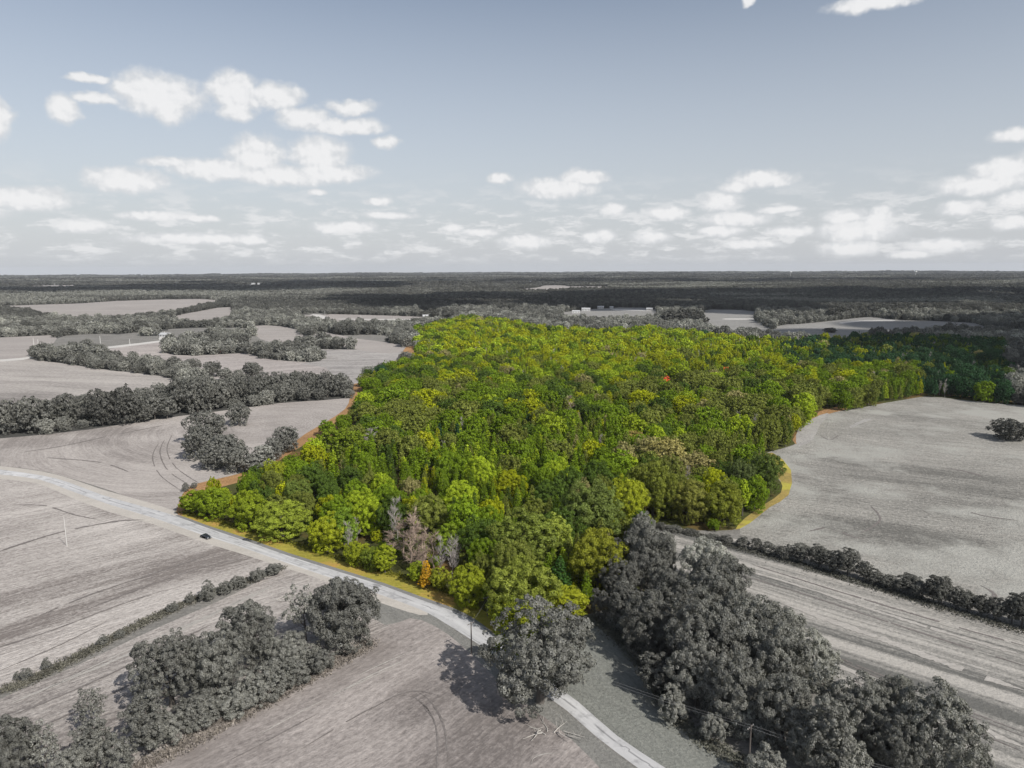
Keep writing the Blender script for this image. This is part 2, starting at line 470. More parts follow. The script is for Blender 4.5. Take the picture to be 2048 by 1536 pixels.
# ------------------------------------------------------------------ land: fields as one partition of the terrain
# road edges as read from the photograph (upper edge, lower edge)
ROAD_U = [(-260,914),(-120,927),(0,939),(85,951),(137,964.5),(205,990),(290,1014),(349,1031),(410,1054),(513,1089),(581,1113),(702,1151),(771,1173),(839,1198.6),(907,1222.5),(950,1245),(984,1270),(1030,1310),(1090,1356),(1157,1404),(1235,1472),(1331,1536),(1440,1610),(1600,1720)]
ROAD_L = [(-260,926),(-120,938),(0,949),(79,959),(137,980),(222,1010),(308,1036),(403,1069),(478,1092.6),(581,1128.5),(702,1169),(805,1205),(856,1226),(890,1246),(928,1270),(968,1296),(1010,1330),(1070,1376),(1133,1420.5),(1191,1472),(1276,1536),(1375,1605),(1480,1690)]
LANE = ROAD_U + ROAD_L[::-1]
C_TAN_L, C_TAN_D = (.42, .385, .355), (.185, .165, .152)
FOREST = [(375,1022),(400,1016),(450,1006),(520,986),(590,956),(650,926),(710,896),(745,864),(746,805),(741,775),(790,742),(845,714),(838,690),(825,657),(880,646),(940,634),(1010,641),(1100,655),(1200,659),(1300,657),(1400,664),(1500,678),(1560,682),(1740,672),(1850,676),(2012,682),(2034,810),(1925,800),(1850,792),(1830,800),(1700,818),(1640,828),(1600,880),(1570,895),(1500,920),(1530,948),(1545,985),(1522,1008),(1498,1040),(1465,1060),(1380,1060),(1300,1052),(1290,1120),(1285,1200),(1200,1222),(1120,1240),(1010,1250),(955,1196),(860,1149),(760,1119),(640,1080),(540,1047),(440,1026)]
# (name, material key, pixel polygon, smoothing, label)
F = []
def fld(name, key, poly, label, sm=2): F.append((name, key, poly, sm, label))
fld('crop_field', 'L1', [(-700,940),(-200,940),(0,957),(79,966),(222,1018),(300,1042),(403,1078),(500,1110),(552,1130),(500,1160),(400,1200),(300,1245),(150,1315),(0,1380),(-300,1520),(-700,1600)], 'pale stubble field in the left foreground below the road')
fld('crop_field', 'L2', [(555,1142),(600,1138),(660,1162),(720,1182),(790,1215),(800,1240),(720,1300),(560,1390),(420,1450),(250,1540),(120,1650),(-300,1900),(-800,1800),(-500,1620),(0,1398),(150,1333),(300,1262),(420,1210),(500,1172)], 'narrow streaked field between ditch and tree row')
fld('crop_field', 'B1', [(330,1500),(440,1450),(560,1385),(690,1310),(760,1262),(820,1232),(862,1248),(930,1290),(1000,1352),(1060,1400),(1120,1450),(1180,1510),(1260,1600),(1420,1760),(900,2100),(-200,2100),(120,1640)], 'brown grey bare field at the bottom of the picture')
fld('crop_field', 'A1', [(-900,905),(-200,915),(0,932),(100,945),(230,984),(345,1024),(372,982),(400,966),(455,954),(520,930),(600,880),(665,850),(705,832),(706,800),(697,796),(640,801),(560,806),(480,817),(330,836),(170,860),(0,877),(-300,900),(-900,880)], 'stubble field left of the woodland, above the road')
fld('crop_field', 'A2', [(-900,740),(-300,725),(0,722),(60,718),(200,738),(320,752),(372,768),(352,790),(250,806),(120,830),(0,855),(-300,885),(-900,860)], 'pale rolling field behind the near left tree row')
fld('crop_field', 'A3', [(190,708),(240,694),(325,683),(332,706),(390,711),(490,706),(520,716),(575,722),(640,727),(672,745),(700,770),(640,776),(560,782),(480,782),(400,770),(370,752),(330,737),(250,728)], 'field with curved swaths where the red combine stands')
fld('crop_field', 'A4', [(585,702),(640,698),(760,700),(836,700),(848,716),(790,744),(735,762),(705,785),(690,778),(672,760),(650,735),(600,728),(640,722),(640,712)], 'striped field against the left edge of the woodland')
fld('crop_field', 'A5', [(-900,680),(0,675),(105,668),(104,690),(62,712),(0,720),(-400,726)], 'grey field at the far left edge')
fld('crop_field', 'A6', [(-900,620),(0,612),(230,602),(400,598),(446,604),(400,616),(345,630),(230,642),(130,642),(80,634),(0,620),(-400,640)], 'long pale field in the far left distance')
fld('crop_field', 'A7', [(335,636),(400,622),(462,614),(462,640),(400,652),(350,648)], 'small pale field between far trees')
fld('crop_field', 'A8', [(590,634),(650,629),(698,629),(900,636),(900,648),(700,652),(640,650)], 'small pale field by the white lane')
fld('crop_field', 'A9', [(622,662),(660,666),(720,678),(810,690),(800,704),(760,706),(700,696),(650,680)], 'narrow pale field wedge between two tree rows')
fld('crop_field', 'A10', [(505,652),(560,652),(600,660),(600,680),(540,684),(510,670)], 'sliver of field among the left trees')
fld('grass_field', 'R2', [(1406,622),(1440,619),(1512,623),(1512,640),(1560,664),(1620,668),(1500,672),(1420,668),(1400,645)], 'grey pasture beyond the woodland with a white strip')
fld('grass_field', 'R3', [(1555,652),(1600,648),(1680,640),(1740,634),(1800,640),(1950,646),(1960,664),(1800,672),(1740,680),(1690,690),(1600,688),(1540,676)], 'grey pasture with a white path right of centre')
fld('grass_field', 'R4', [(1130,624),(1240,615),(1310,619),(1310,640),(1200,645),(1130,640)], 'dull pasture beside the farm sheds')
fld('crop_field', 'R5', [(1025,581),(1075,575),(1090,571),(1130,571),(1140,573),(1210,573),(1215,578),(1160,579),(1120,582),(1060,583)], 'pale far field near the centre horizon')
fld('crop_field', 'R6', [(60,572),(150,570),(160,573),(80,576)], 'tiny clearing in the far left woods')
fld('crop_field', 'R7', [(460,571),(520,569),(525,573),(470,574)], 'small pale clearing left of centre')
fld('grass_field', 'GR', [(1210,658),(1320,655),(1325,662),(1212,664)], 'bright green meadow strip at the back of the woodland')
fld('crop_field', 'C1', [(1840,794),(1925,800),(2034,810),(2300,835),(2900,860),(2900,1500),(2500,1400),(2048,1238),(1900,1198),(1750,1150),(1600,1104),(1480,1068),(1500,1042),(1540,1012),(1572,985),(1548,948),(1515,914),(1570,896),(1600,882),(1640,830),(1700,820)], 'big grey green field on the right with rough rows')
fld('crop_field', 'C2', [(1300,1048),(1390,1064),(1500,1084),(1600,1120),(1750,1166),(1900,1213),(2048,1254),(2500,1400),(2900,1560),(2900,2100),(2100,1800),(1960,1600),(1880,1480),(1600,1330),(1500,1240),(1400,1180),(1290,1120)], 'striped field of mown bands on the lower right')
fld('grass_verge', 'V1', [(1000,1262),(1120,1245),(1200,1225),(1300,1270),(1340,1420),(1440,1500),(1560,1620),(1700,1760),(1600,1720),(1440,1610),(1331,1536),(1235,1472),(1157,1404),(1090,1356),(1030,1310),(984,1270)], 'grey green rough grass right of the road')
fld('grass_verge', 'V2', [(790,1200),(862,1228),(895,1250),(928,1273),(968,1300),(1010,1334),(1070,1380),(1133,1424),(1191,1475),(1276,1540),(1480,1690),(1420,1760),(1260,1600),(1180,1515),(1110,1450),(1040,1400),(985,1350),(925,1292),(870,1252),(820,1236),(770,1250),(700,1200),(720,1180)], 'grass verge left of the road')
fld('grass_verge', 'Y1', [(349,1031),(410,1051),(513,1086),(581,1110),(702,1148),(771,1170),(839,1195),(907,1219),(950,1240),(984,1266),(1010,1262),(960,1215),(915,1198),(860,1172),(760,1140),(700,1128),(600,1094),(500,1058),(420,1032),(365,1020)], 'yellow green grass verge between road and woodland', 2)
fld('dirt_track', 'O1', [(352,1031),(358,1005),(372,978),(398,966),(455,953),(500,940),(560,905),(610,868),(650,845),(690,818),(700,795),(706,768),(728,772),(722,810),(716,838),(664,862),(614,886),(560,920),(502,955),(450,972),(398,984),(374,1000),(362,1036)], 'orange soil strip along the left edge of the woodland')
fld('dirt_track', 'O1', [(815,690),(838,700),(850,708),(836,722),(800,736),(790,730)], 'patch of orange soil at the back left of the woodland')
fld('dirt_track', 'O2', [(1515,914),(1505,924),(1530,940),(1560,960),(1562,985),(1530,1008),(1490,1036),(1470,1060),(1500,1046),(1540,1014),(1577,990),(1582,940),(1545,905)], 'yellow and orange grass strip round the woodland point')
fld('dirt_track', 'O3', [(1700,811),(1640,822),(1600,862),(1585,880),(1600,890),(1612,868),(1645,832),(1690,820)], 'orange strip at the field corner of the woodland')
fld('gravel_shoulder', 'S1', [(349,1027),(410,1049),(513,1083),(581,1107),(702,1145),(771,1167),(839,1192),(907,1216),(950,1238),(984,1264),(984,1271),(950,1247),(907,1224),(839,1200),(702,1152),(581,1114),(513,1090),(410,1055),(349,1032),(290,1016),(205,992),(200,985)], 'dark gravel shoulder on the woodland side of the road')
fld('dirt_shoulder', 'S2', [(-260,926),(-120,938),(0,948),(79,958),(137,978),(222,1008),(308,1035),(403,1068),(478,1091),(581,1127),(702,1167),(805,1203),(856,1224),(840,1230),(780,1212),(700,1184),(640,1158),(590,1142),(540,1126),(478,1106),(400,1082),(308,1049),(222,1025),(137,993),(79,968),(0,958),(-260,935)], 'beige dirt shoulder on the near side of the road')
fld('dirt_shoulder', 'S2', [(-260,905),(0,932),(85,943),(137,956),(205,979),(290,1003),(349,1022),(349,1032),(290,1016),(205,992),(137,966),(85,953),(0,941),(-260,916)], 'beige dirt shoulder on the far side of the road')
fld('road', 'RD', LANE, 'pale worn two lane country road curving through the fields', 2)
fld('lane', 'LN', [(-200,718),(0,719),(60,713),(66,716),(0,723),(-200,724)], 'pale farm lane at the left edge')
fld('lane', 'LN', [(115,701),(200,695),(320,681),(322,684),(200,699),(115,706)], 'pale farm lane behind the tree row')
fld('lane', 'LN', [(320,672),(340,670),(352,672),(340,680),(320,682)], 'white yard before the hidden farmhouse')
fld('lane', 'LN', [(690,637.5),(840,638.5),(900,637),(900,638.2),(840,639.8),(690,639)], 'pale road running behind the far trees')
fld('lane', 'LN', [(620,630),(640,629),(662,638),(650,640)], 'white gravel bend in the far road')
fld('lane', 'LN', [(1450,637),(1505,637),(1505,639),(1450,639)], 'white strip across the pasture')
fld('lane', 'LN', [(1680,645),(1720,641),(1785,640),(1785,642),(1720,643),(1685,647)], 'white path across the right pasture')
fld('lane', 'LN', [(1230,618),(1300,620),(1300,622),(1230,620)], 'pale track beside the farm sheds')
fld('pale_soil', 'PS', [(1598,855),(1640,830),(1660,828),(1640,850),(1625,880),(1600,892),(1592,884)], 'bleached bare soil in the corner of the big right field')
fld('pale_soil', 'PS', [(1700,852),(1730,838),(1745,838),(1718,848),(1704,856)], 'curved pale scar in the big right field')
POLYW = []
for (nm, key, poly, sm, lab) in F:
    P = smooth(poly, sm) if sm > 1 else np.array(poly, float)
    W = at(P[:, 0], np.maximum(P[:, 1], 556))
    POLYW.append(W[:, :2])
FORW = at(*np.array(smooth(FOREST, 2)).T)[:, :2]

def resample(P, n=260):
    s = np.r_[0, np.cumsum(np.linalg.norm(np.diff(P, axis=0), axis=1))]; t = np.linspace(0, s[-1], n)
    return np.column_stack([np.interp(t, s, P[:, 0]), np.interp(t, s, P[:, 1])]), t
def build_land():
    vs = []; es = []
    for W in POLYW + [FORW]:
        i = len(vs); n = len(W)
        vs += [Vector(p) for p in W]; es += [(i + k, i + (k + 1) % n) for k in range(n)]
    # polar grid, fine in view
    rr = np.geomspace(60, 16500, 150)
    for r in rr:
        st = 1.05 if r < 1500 else 1.5
        azs = np.arange(-50, 50, st)
        a = np.radians(azs + RNG.uniform(-.3, .3)); rj = r * (1 + RNG.uniform(-.008, .008, len(a)))
        vs += [Vector((x, y)) for x, y in zip(rj * np.sin(a), rj * np.cos(a))]
    for r in list(np.geomspace(30, 16500, 26)):
        for az in np.arange(56, 305, 8.0): vs.append(Vector((r * math.sin(R(az)), r * math.cos(R(az)))))
    vs.append(Vector((0, 0)))
    U = resample(at(*smooth(ROAD_U, 2, False).T)[:, :2])[0]; Lw = resample(at(*smooth(ROAD_L, 2, False).T)[:, :2])[0]
    for u in (.17, .5, .83): vs += [Vector(p) for p in U * u + Lw * (1 - u)]
    ov, oe, of, _, _, _ = delaunay_2d_cdt(vs, es, [], 0, 1e-3)
    V = np.array([(p[0], p[1]) for p in ov]); T = np.array([list(f) for f in of])
    C = V[T].mean(1)
    # make triangles face up
    a = V[T[:, 0]]; b = V[T[:, 1]]; c = V[T[:, 2]]
    cr = (b[:, 0] - a[:, 0]) * (c[:, 1] - a[:, 1]) - (b[:, 1] - a[:, 1]) * (c[:, 0] - a[:, 0])
    T[cr < 0] = T[cr < 0][:, ::-1]
    own = np.full(len(T), -1)
    pj = project(np.column_stack([C, height(C[:, 0], C[:, 1])]))
    inview = pj[:, 2] < 1e8
    woods = ((pj[:, 1] < 875) & inview) | (np.hypot(C[:, 0], C[:, 1]) > 520)
    own[woods] = -2
    own[woods & (fbm(C[:, 0] / 110. + 3, C[:, 1] / 150. + 8, 2) > .66) & (np.hypot(C[:, 0], C[:, 1]) < 1800)] = -1
    own[inpoly(C[:, 0], C[:, 1], FORW) | (inview & inpoly(pj[:, 0], pj[:, 1], PLOT))] = -3
    for i, W in enumerate(POLYW): own[inpoly(C[:, 0], C[:, 1], W)] = i
    Z = height(V[:, 0], V[:, 1])
    return V, Z, T, own
LV, LZ, LT, LOWN = build_land()

ang1 = row_angle(0, 1330, 450, 1185)
ang1b = row_angle(80, 1010, 420, 1160)
angB = row_angle(480, 1480, 830, 1310)
angC2 = row_angle(1400, 1112, 2048, 1300)
angC1 = row_angle(1650, 1000, 2040, 1060)
def road_material():
    m, nt, out = newmat('worn_road'); g = G(nt)
    uv = g.nd('ShaderNodeUVMap'); uv.uv_map = 'along'
    tc = g.nd('ShaderNodeTexCoord')
    s = g.nd('ShaderNodeSeparateXYZ'); nt.links.new(uv.outputs[0], s.inputs[0])
    n = g.noise(g.V('MULTIPLY', uv.outputs[0], (3.0, .03, 1)), 1.0, 4, .7)
    n2 = g.noise(tc.outputs['Object'], .25, 5, .7)
    col = g.mix(g.mr(n, .3, .7), c4(srgb(165, 165, 166)), c4(srgb(200, 200, 200)))
    col = g.mix(g.mr(n2, .52, .66, 0, .75), col, c4(srgb(138, 138, 139)))
    for u_ in (.27, .74):
        dk = g.mr(g.M('ABSOLUTE', g.M('SUBTRACT', s.outputs[0], u_)), .05, .17, .34, 0, True)
        col = g.mix(g.M('MULTIPLY', dk, g.mr(n, .35, .6)), col, c4(srgb(140, 140, 141)))
    # longitudinal crack down the middle and broken cracks along the wheel tracks
    wob = g.M('MULTIPLY', g.M('SUBTRACT', g.noise(g.V('MULTIPLY', uv.outputs[0], (0, .08, 1)), 1.0, 3, .6), .5), .035)
    def line(u0, w, amt, br):
        d = g.M('ABSOLUTE', g.M('SUBTRACT', g.M('ADD', s.outputs[0], wob), u0))
        b = g.mr(g.noise(g.V('MULTIPLY', uv.outputs[0], (.5, .05, 1)), 1.0 + br, 3, .6), .5, .56)
        return g.M('MULTIPLY', g.M('MULTIPLY', g.mr(d, w, w * 2.2, 1, 0), b), amt)
    k = g.M('MAXIMUM', line(.52, .012, .6, 0.0), g.M('MAXIMUM', line(.25, .012, .5, .7), line(.8, .022, .5, 1.4)))
    col = g.mix(k, col, c4(srgb(95, 95, 97)))
    p = g.nd('ShaderNodeBsdfPrincipled'); p.inputs['Roughness'].default_value = .8; p.inputs['Specular IOR Level'].default_value = .25
    nt.links.new(col, p.inputs[0]); nt.links.new(p.outputs[0], out.inputs[0])
    return m
FM = {
 'L1': field_material('stubble_front', (.56, .515, .475), (.19, .165, .15), ang1, .9, .32, (.006, .045), .75, .9, .012, bump=.5, contrast=1.15, mid=.60, spots=[(420,1120,34,12,ang1,-.30),(250,1020,50,12,ang1b,-.32),(100,1180,60,9,ang1,-.22),(40,1260,40,8,ang1,-.35),(300,1160,40,8,ang1,-.25),(320,1000,30,8,ang1b,-.2)]),
 'L2': field_material('stubble_strip', (.52, .475, .435), (.16, .14, .13), ang1, .9, .30, (.006, .07), .85, .9, .01, bump=.45, contrast=1.15, mid=.54),
 'B1': field_material('bare_soil_field', (.46, .41, .38), (.16, .14, .13), angB, 1.3, .16, (.008, .05), .30, .7, .02, bump=.3, mid=.5, third=((.20, .178, .165), .016), spots=[(960,1490,34,20,angB,-.34),(860,1400,16,9,angB,-.25),(700,1400,30,7,angB,.22),(420,1530,26,10,angB,-.2)]),
 'A1': field_material('stubble_mid', (.50, .455, .42), (.22, .195, .18), 0, 1.0, .25, (.008, .05), .7, .7, .01, ring=ringc(540, 850, 60), bump=.4, mid=.60, spots=[(220,862,90,16,0,-.35),(100,885,60,14,0,-.3),(310,900,22,30,0,-.2),(330,985,24,9,0,-.3),(560,860,60,30,0,-.12)]),
 'A2': field_material('stubble_roll', (.50, .46, .42), (.20, .18, .168), row_angle(0, 760, 330, 775), 1.6, .1, (.0035, .03), .8, .4, .006, mid=.60, contrast=1.1, spots=[(10,800,70,40,0,-.45),(0,765,90,12,0,-.2),(180,745,90,20,0,.15)]),  # dark left patch puts the shaded side of the rise into the colour
 'A3': field_material('swath_field', (.52, .47, .435), (.23, .20, .19), 0, 6, .45, (.004, .05), .6, .3, .006, ring=ringc(300, 640, 150), mid=.5),
 'A4': field_material('swath_field_striped', (.50, .47, .44), (.20, .185, .178), 0, 7, .55, (.004, .06), .7, .3, .006, ring=ringc(560, 900, 200), mid=.5),
 'A5': field_material('far_stubble', (.44, .40, .37), (.25, .225, .21), row_angle(0, 690, 100, 688), 2, .1, (.004, .03), .6, .3, .006),
 'R2': field_material('far_pasture', (.33, .32, .30), (.20, .195, .185), .3, 3, .05, (.004, .02), .5, .2, .006),
 'GR': field_material('far_meadow', (.36, .44, .12), (.26, .34, .09), .1, 3, .05, (.004, .02), .5, .2, .006),
 'C1': field_material('rough_rows', (.44, .42, .375), (.15, .145, .13), angC1, 1.1, .34, (.006, .03), .5, .8, .012, bump=.7, mid=.52, contrast=1.2, third=((.36, .355, .325), .02), spots=[(1830,935,70,10,angC1,-.25),(1760,1060,36,12,angC1,-.25),(1640,960,40,30,angC1,-.15),(1900,1090,60,16,angC1,-.15),(1980,985,60,9,angC1,-.15)]),
 'C2': field_material('mown_bands', (.44, .415, .375), (.135, .133, .122), angC2, 1.2, .12, (.003, .09), .5, .8, .012, bands=(.13, .6), bump=.45, mid=.48),
 'V1': field_material('rough_grass', (.30, .31, .275), (.15, .155, .138), row_angle(1240, 1380, 1400, 1500), .8, .2, (.02, .1), .5, 1.2, .03, bump=.6),
 'V2': field_material('verge_grass', (.30, .295, .27), (.16, .158, .145), row_angle(1100, 1430, 1220, 1530), .8, .2, (.02, .1), .5, 1.2, .03, bump=.5),
 'Y1': field_material('yellow_grass', (.40, .34, .07), (.20, .19, .03), 0, .8, .1, (.05, .1), .5, 1.0, .05, third=((.42, .27, .08), .06), bump=.4),
 'O1': field_material('orange_soil', (.46, .27, .13), (.17, .10, .05), row_angle(400, 966, 455, 954), 1.0, .3, (.02, .1), .5, .8, .04, bump=.4),
 'O2': field_material('yellow_orange_grass', (.46, .33, .11), (.17, .15, .05), 0, .8, .1, (.02, .1), .5, 1.0, .03, third=((.40, .36, .07), .04), bump=.4),
 'S1': field_material('gravel', (.27, .27, .265), (.16, .16, .155), 0, 1, .1, (.05, .1), .4, 1.5, .05),
 'S2': field_material('shoulder_dirt', (.55, .51, .455), (.36, .33, .295), 0, 1, .1, (.02, .05), .5, 1.0, .05, mid=.6),
 'RD': road_material(),
 'LN': simple_material('lane_gravel', (.50, .485, .46), .9, nscale=.05, namt=.12),
 'PS': field_material('bleached_soil', (.46, .44, .41), (.22, .21, .20), .9, 1, .1, (.05, .1), .5, 1.0, .05),
 'GND': field_material('grassland', (.30, .285, .26), (.14, .135, .122), 0, 1, .1, (.03, .08), .5, 1.0, .03, bump=.5),
 'WOODG': field_material('plot_floor', (.090, .095, .030), (.038, .042, .015), 0, 1, .1, (.03, .06), .5, 1.0, .02, third=((.16, .10, .04), .03)),
 'WOOD': field_material('woodland_floor', (.11, .108, .10), (.05, .05, .046), 0, 1, .1, (.03, .06), .5, 1.0, .02),
}
FM['A6'] = FM['A7'] = FM['A8'] = FM['A9'] = FM['A10'] = FM['R5'] = FM['R6'] = FM['R7'] = FM['A5']
FM['R3'] = FM['R4'] = FM['R2']; FM['O3'] = FM['O1']
def emit_land(sel, name, mat, label=None):
    T = LT[sel]
    if len(T) == 0: return None
    u, inv = np.unique(T, return_inverse=True)
    V = np.column_stack([LV[u], LZ[u]])
    me = npmesh(name, V, inv.reshape(T.shape), (mat,), smooth_=True)
    o = link(name, me); tag(o, label, kind='structure')
    return o
emit_land(LOWN == -1, 'ground', FM['GND'], 'rough grey grass between the fields')
emit_land(LOWN == -2, 'woodland_floor', FM['WOOD'], 'dark ground under the woods')
emit_land(LOWN == -3, 'woodland_floor', FM['WOODG'], 'green brown ground under the coloured woodland')
for i, (nm, key, poly, sm, lab) in enumerate(F):
    o = emit_land(LOWN == i, nm, FM[key], lab)
    if nm == 'road' and o:
        # coordinates along the road for its cracks and wheel tracks
        U = at(*smooth(ROAD_U, 2, False).T)[:, :2]; Lw = at(*smooth(ROAD_L, 2, False).T)[:, :2]
        U, tu = resample(U); Lw, tl = resample(Lw); Cn = (U + Lw) / 2
        me = o.data; co = np.zeros(len(me.vertices) * 3, np.float32); me.vertices.foreach_get('co', co); co = co.reshape(-1, 3)[:, :2]
        d = np.linalg.norm(co[:, None] - Cn[None], axis=2); k = d.argmin(1)
        w = np.linalg.norm(U[k] - Lw[k], axis=1)
        uu = np.einsum('ij,ij->i', co - Lw[k], U[k] - Lw[k]) / w ** 2
        # refine along-position
        tg = np.gradient(Cn, axis=0); tg /= np.linalg.norm(tg, axis=1, keepdims=True)
        vv = tu[k] + np.einsum('ij,ij->i', co - Cn[k], tg[k])
        uvl = me.uv_layers.new(name='along')
        li = np.zeros(len(me.loops), np.int32); me.loops.foreach_get('vertex_index', li)
        uvl.data.foreach_set('uv', np.column_stack([uu[li], vv[li]]).astype(np.float32).ravel())

# ------------------------------------------------------------------ wheel tracks and wet lines on the fields, thin ragged sheets just above the soil
def ragged_line(name, key, pts, w, label, seed=0, gap=.0):
    rng = np.random.default_rng(seed)
    P = at(*smooth(pts, 6, False).T)[:, :2]
    s = np.r_[0, np.cumsum(np.linalg.norm(np.diff(P, axis=0), axis=1))]; n = int(s[-1] / .8); t = np.linspace(0, s[-1], n)
    Q = np.column_stack([np.interp(t, s, P[:, 0]), np.interp(t, s, P[:, 1])]); d = np.gradient(Q, axis=0); d /= np.linalg.norm(d, axis=1, keepdims=True)
    nn = np.column_stack([-d[:, 1], d[:, 0]]); ww = w * (.35 + .9 * fbm(t / 6. + seed, t * 0, 3)) * rng.uniform(.6, 1.3, n)
    ww2 = w * (.35 + .9 * fbm(t / 6. + seed + 50, t * 0, 3)) * rng.uniform(.6, 1.3, n)
    ww *= np.clip(np.minimum(t, s[-1] - t) / 6, .05, 1); ww2 *= np.clip(np.minimum(t, s[-1] - t) / 6, .05, 1)
    A = Q + nn * ww[:, None]; B = Q - nn * ww2[:, None]
    V = np.vstack([np.column_stack([A, height(A[:, 0], A[:, 1]) + .07]), np.column_stack([B, height(B[:, 0], B[:, 1]) + .07])])
    i = np.arange(n - 1); keep = fbm(t[:-1] / 9. + 7 + seed, t[:-1] * 0, 2) > gap; i = i[keep]
    o = link(name, npmesh(name, V, np.column_stack([i + n, i + n + 1, i + 1, i]), (FM[key],))); tag(o, label, kind='structure'); return o
FM['TRD'] = field_material('wheel_track_soil', (.26, .235, .22), (.12, .105, .098), 0, 1, .1, (.05, .1), .4, 1.2, .05, bump=.3)
FM['TRL'] = field_material('pale_track_soil', (.50, .47, .43), (.30, .28, .255), 0, 1, .1, (.05, .1), .4, 1.2, .05, bump=.3)
TL = [('TRD', [(805,1391),(832,1397),(859,1424),(872,1455),(876,1506),(872,1560)], .22), ('TRD', [(838,1385),(862,1404),(882,1437),(892,1470),(896,1520)], .25), ('TRD', [(835,1398),(852,1416),(868,1442)], .5),
      ('TRD', [(742,1420),(790,1392),(835,1382),(880,1392)], .35), ('TRL', [(1062,1530),(1068,1516),(1090,1508),(1125,1506)], .35), ('TRL', [(700,1360),(760,1330),(830,1300)], .25), ('TRL', [(660,1395),(740,1352),(830,1312)], .25),
      ('TRL', [(500,1480),(600,1425),(700,1375),(800,1330)], .2), ('TRD', [(600,1500),(700,1440),(780,1398)], .3), ('TRD', [(430,1536),(520,1490),(640,1425)], .25),
      ('TRD', [(-20,1110),(85,1075),(164,1055),(239,1042),(290,1040)], .9), ('TRD', [(20,1010),(90,1012),(150,1030),(200,1040)], .5), ('TRD', [(60,1240),(180,1190),(300,1150),(420,1110)], .55),
      ('TRD', [(150,1230),(260,1185),(390,1140),(480,1118)], .35), ('TRD', [(-20,1300),(100,1262),(240,1210),(330,1180)], .45), ('TRD', [(-20,1350),(120,1290),(220,1240)], .3), ('TRD', [(0,1440),(150,1380),(300,1310),(420,1250)], .5),
      ('TRD', [(20,1480),(180,1410),(330,1330)], .5), ('TRL', [(10,1412),(160,1350),(320,1280),(560,1165)], .8), ('TRL', [(60,1395),(240,1308),(420,1230),(540,1170)], .4),
      ('TRD', [(330,878),(320,905),(335,940),(370,965),(400,985)], .35), ('TRD', [(345,868),(334,900),(352,935),(400,968)], .3), ('TRD', [(318,885),(305,915),(320,950),(360,980)], .3), ('TRD', [(40,905),(120,893),(220,872),(330,850)], .8),
      ('TRD', [(90,915),(200,925),(260,945)], .6), ('TRD', [(1640,870),(1660,880),(1680,868)], .5), ('TRD', [(1880,935),(1940,945),(2000,965)], .8), ('TRD', [(1610,1065),(1660,1055),(1700,1072),(1740,1080)], .6),
      ('TRD', [(1900,1010),(1960,1030),(2040,1042)], .6), ('TRD', [(1740,1010),(1760,1040),(1720,1068)], .5),
      ('TRD', [(1960,1170),(1990,1190),(1970,1205)], .8), ('TRL', [(1330,1090),(1420,1110),(1480,1128)], 1.0), ('TRL', [(1490,1140),(1640,1185),(1840,1250),(2060,1315)], .9), ('TRD', [(1480,1150),(1620,1192),(1800,1252),(2060,1335)], .45),
      ('TRD', [(1500,1128),(1700,1190),(1900,1250),(2060,1295)], .5), ('TRL', [(1560,1205),(1720,1262),(1900,1330),(2060,1385)], 1.6), ('TRD', [(1570,1275),(1700,1325),(1880,1400),(2060,1470)], .35), ('TRD', [(1575,1282),(1700,1331),(1880,1407),(2060,1478)], .3), ('TRL', [(1590,1300),(1720,1350),(1880,1420),(2060,1500)], 1.3), ('TRD', [(1680,1350),(1800,1400),(1920,1450),(2060,1510)], .35)]
for i, (k_, p_, w_) in enumerate(TL):
    ragged_line('wheel_track', k_, p_, w_, 'dark worn line across the field' if k_ == 'TRD' else 'pale worn line across the field', i, .24)

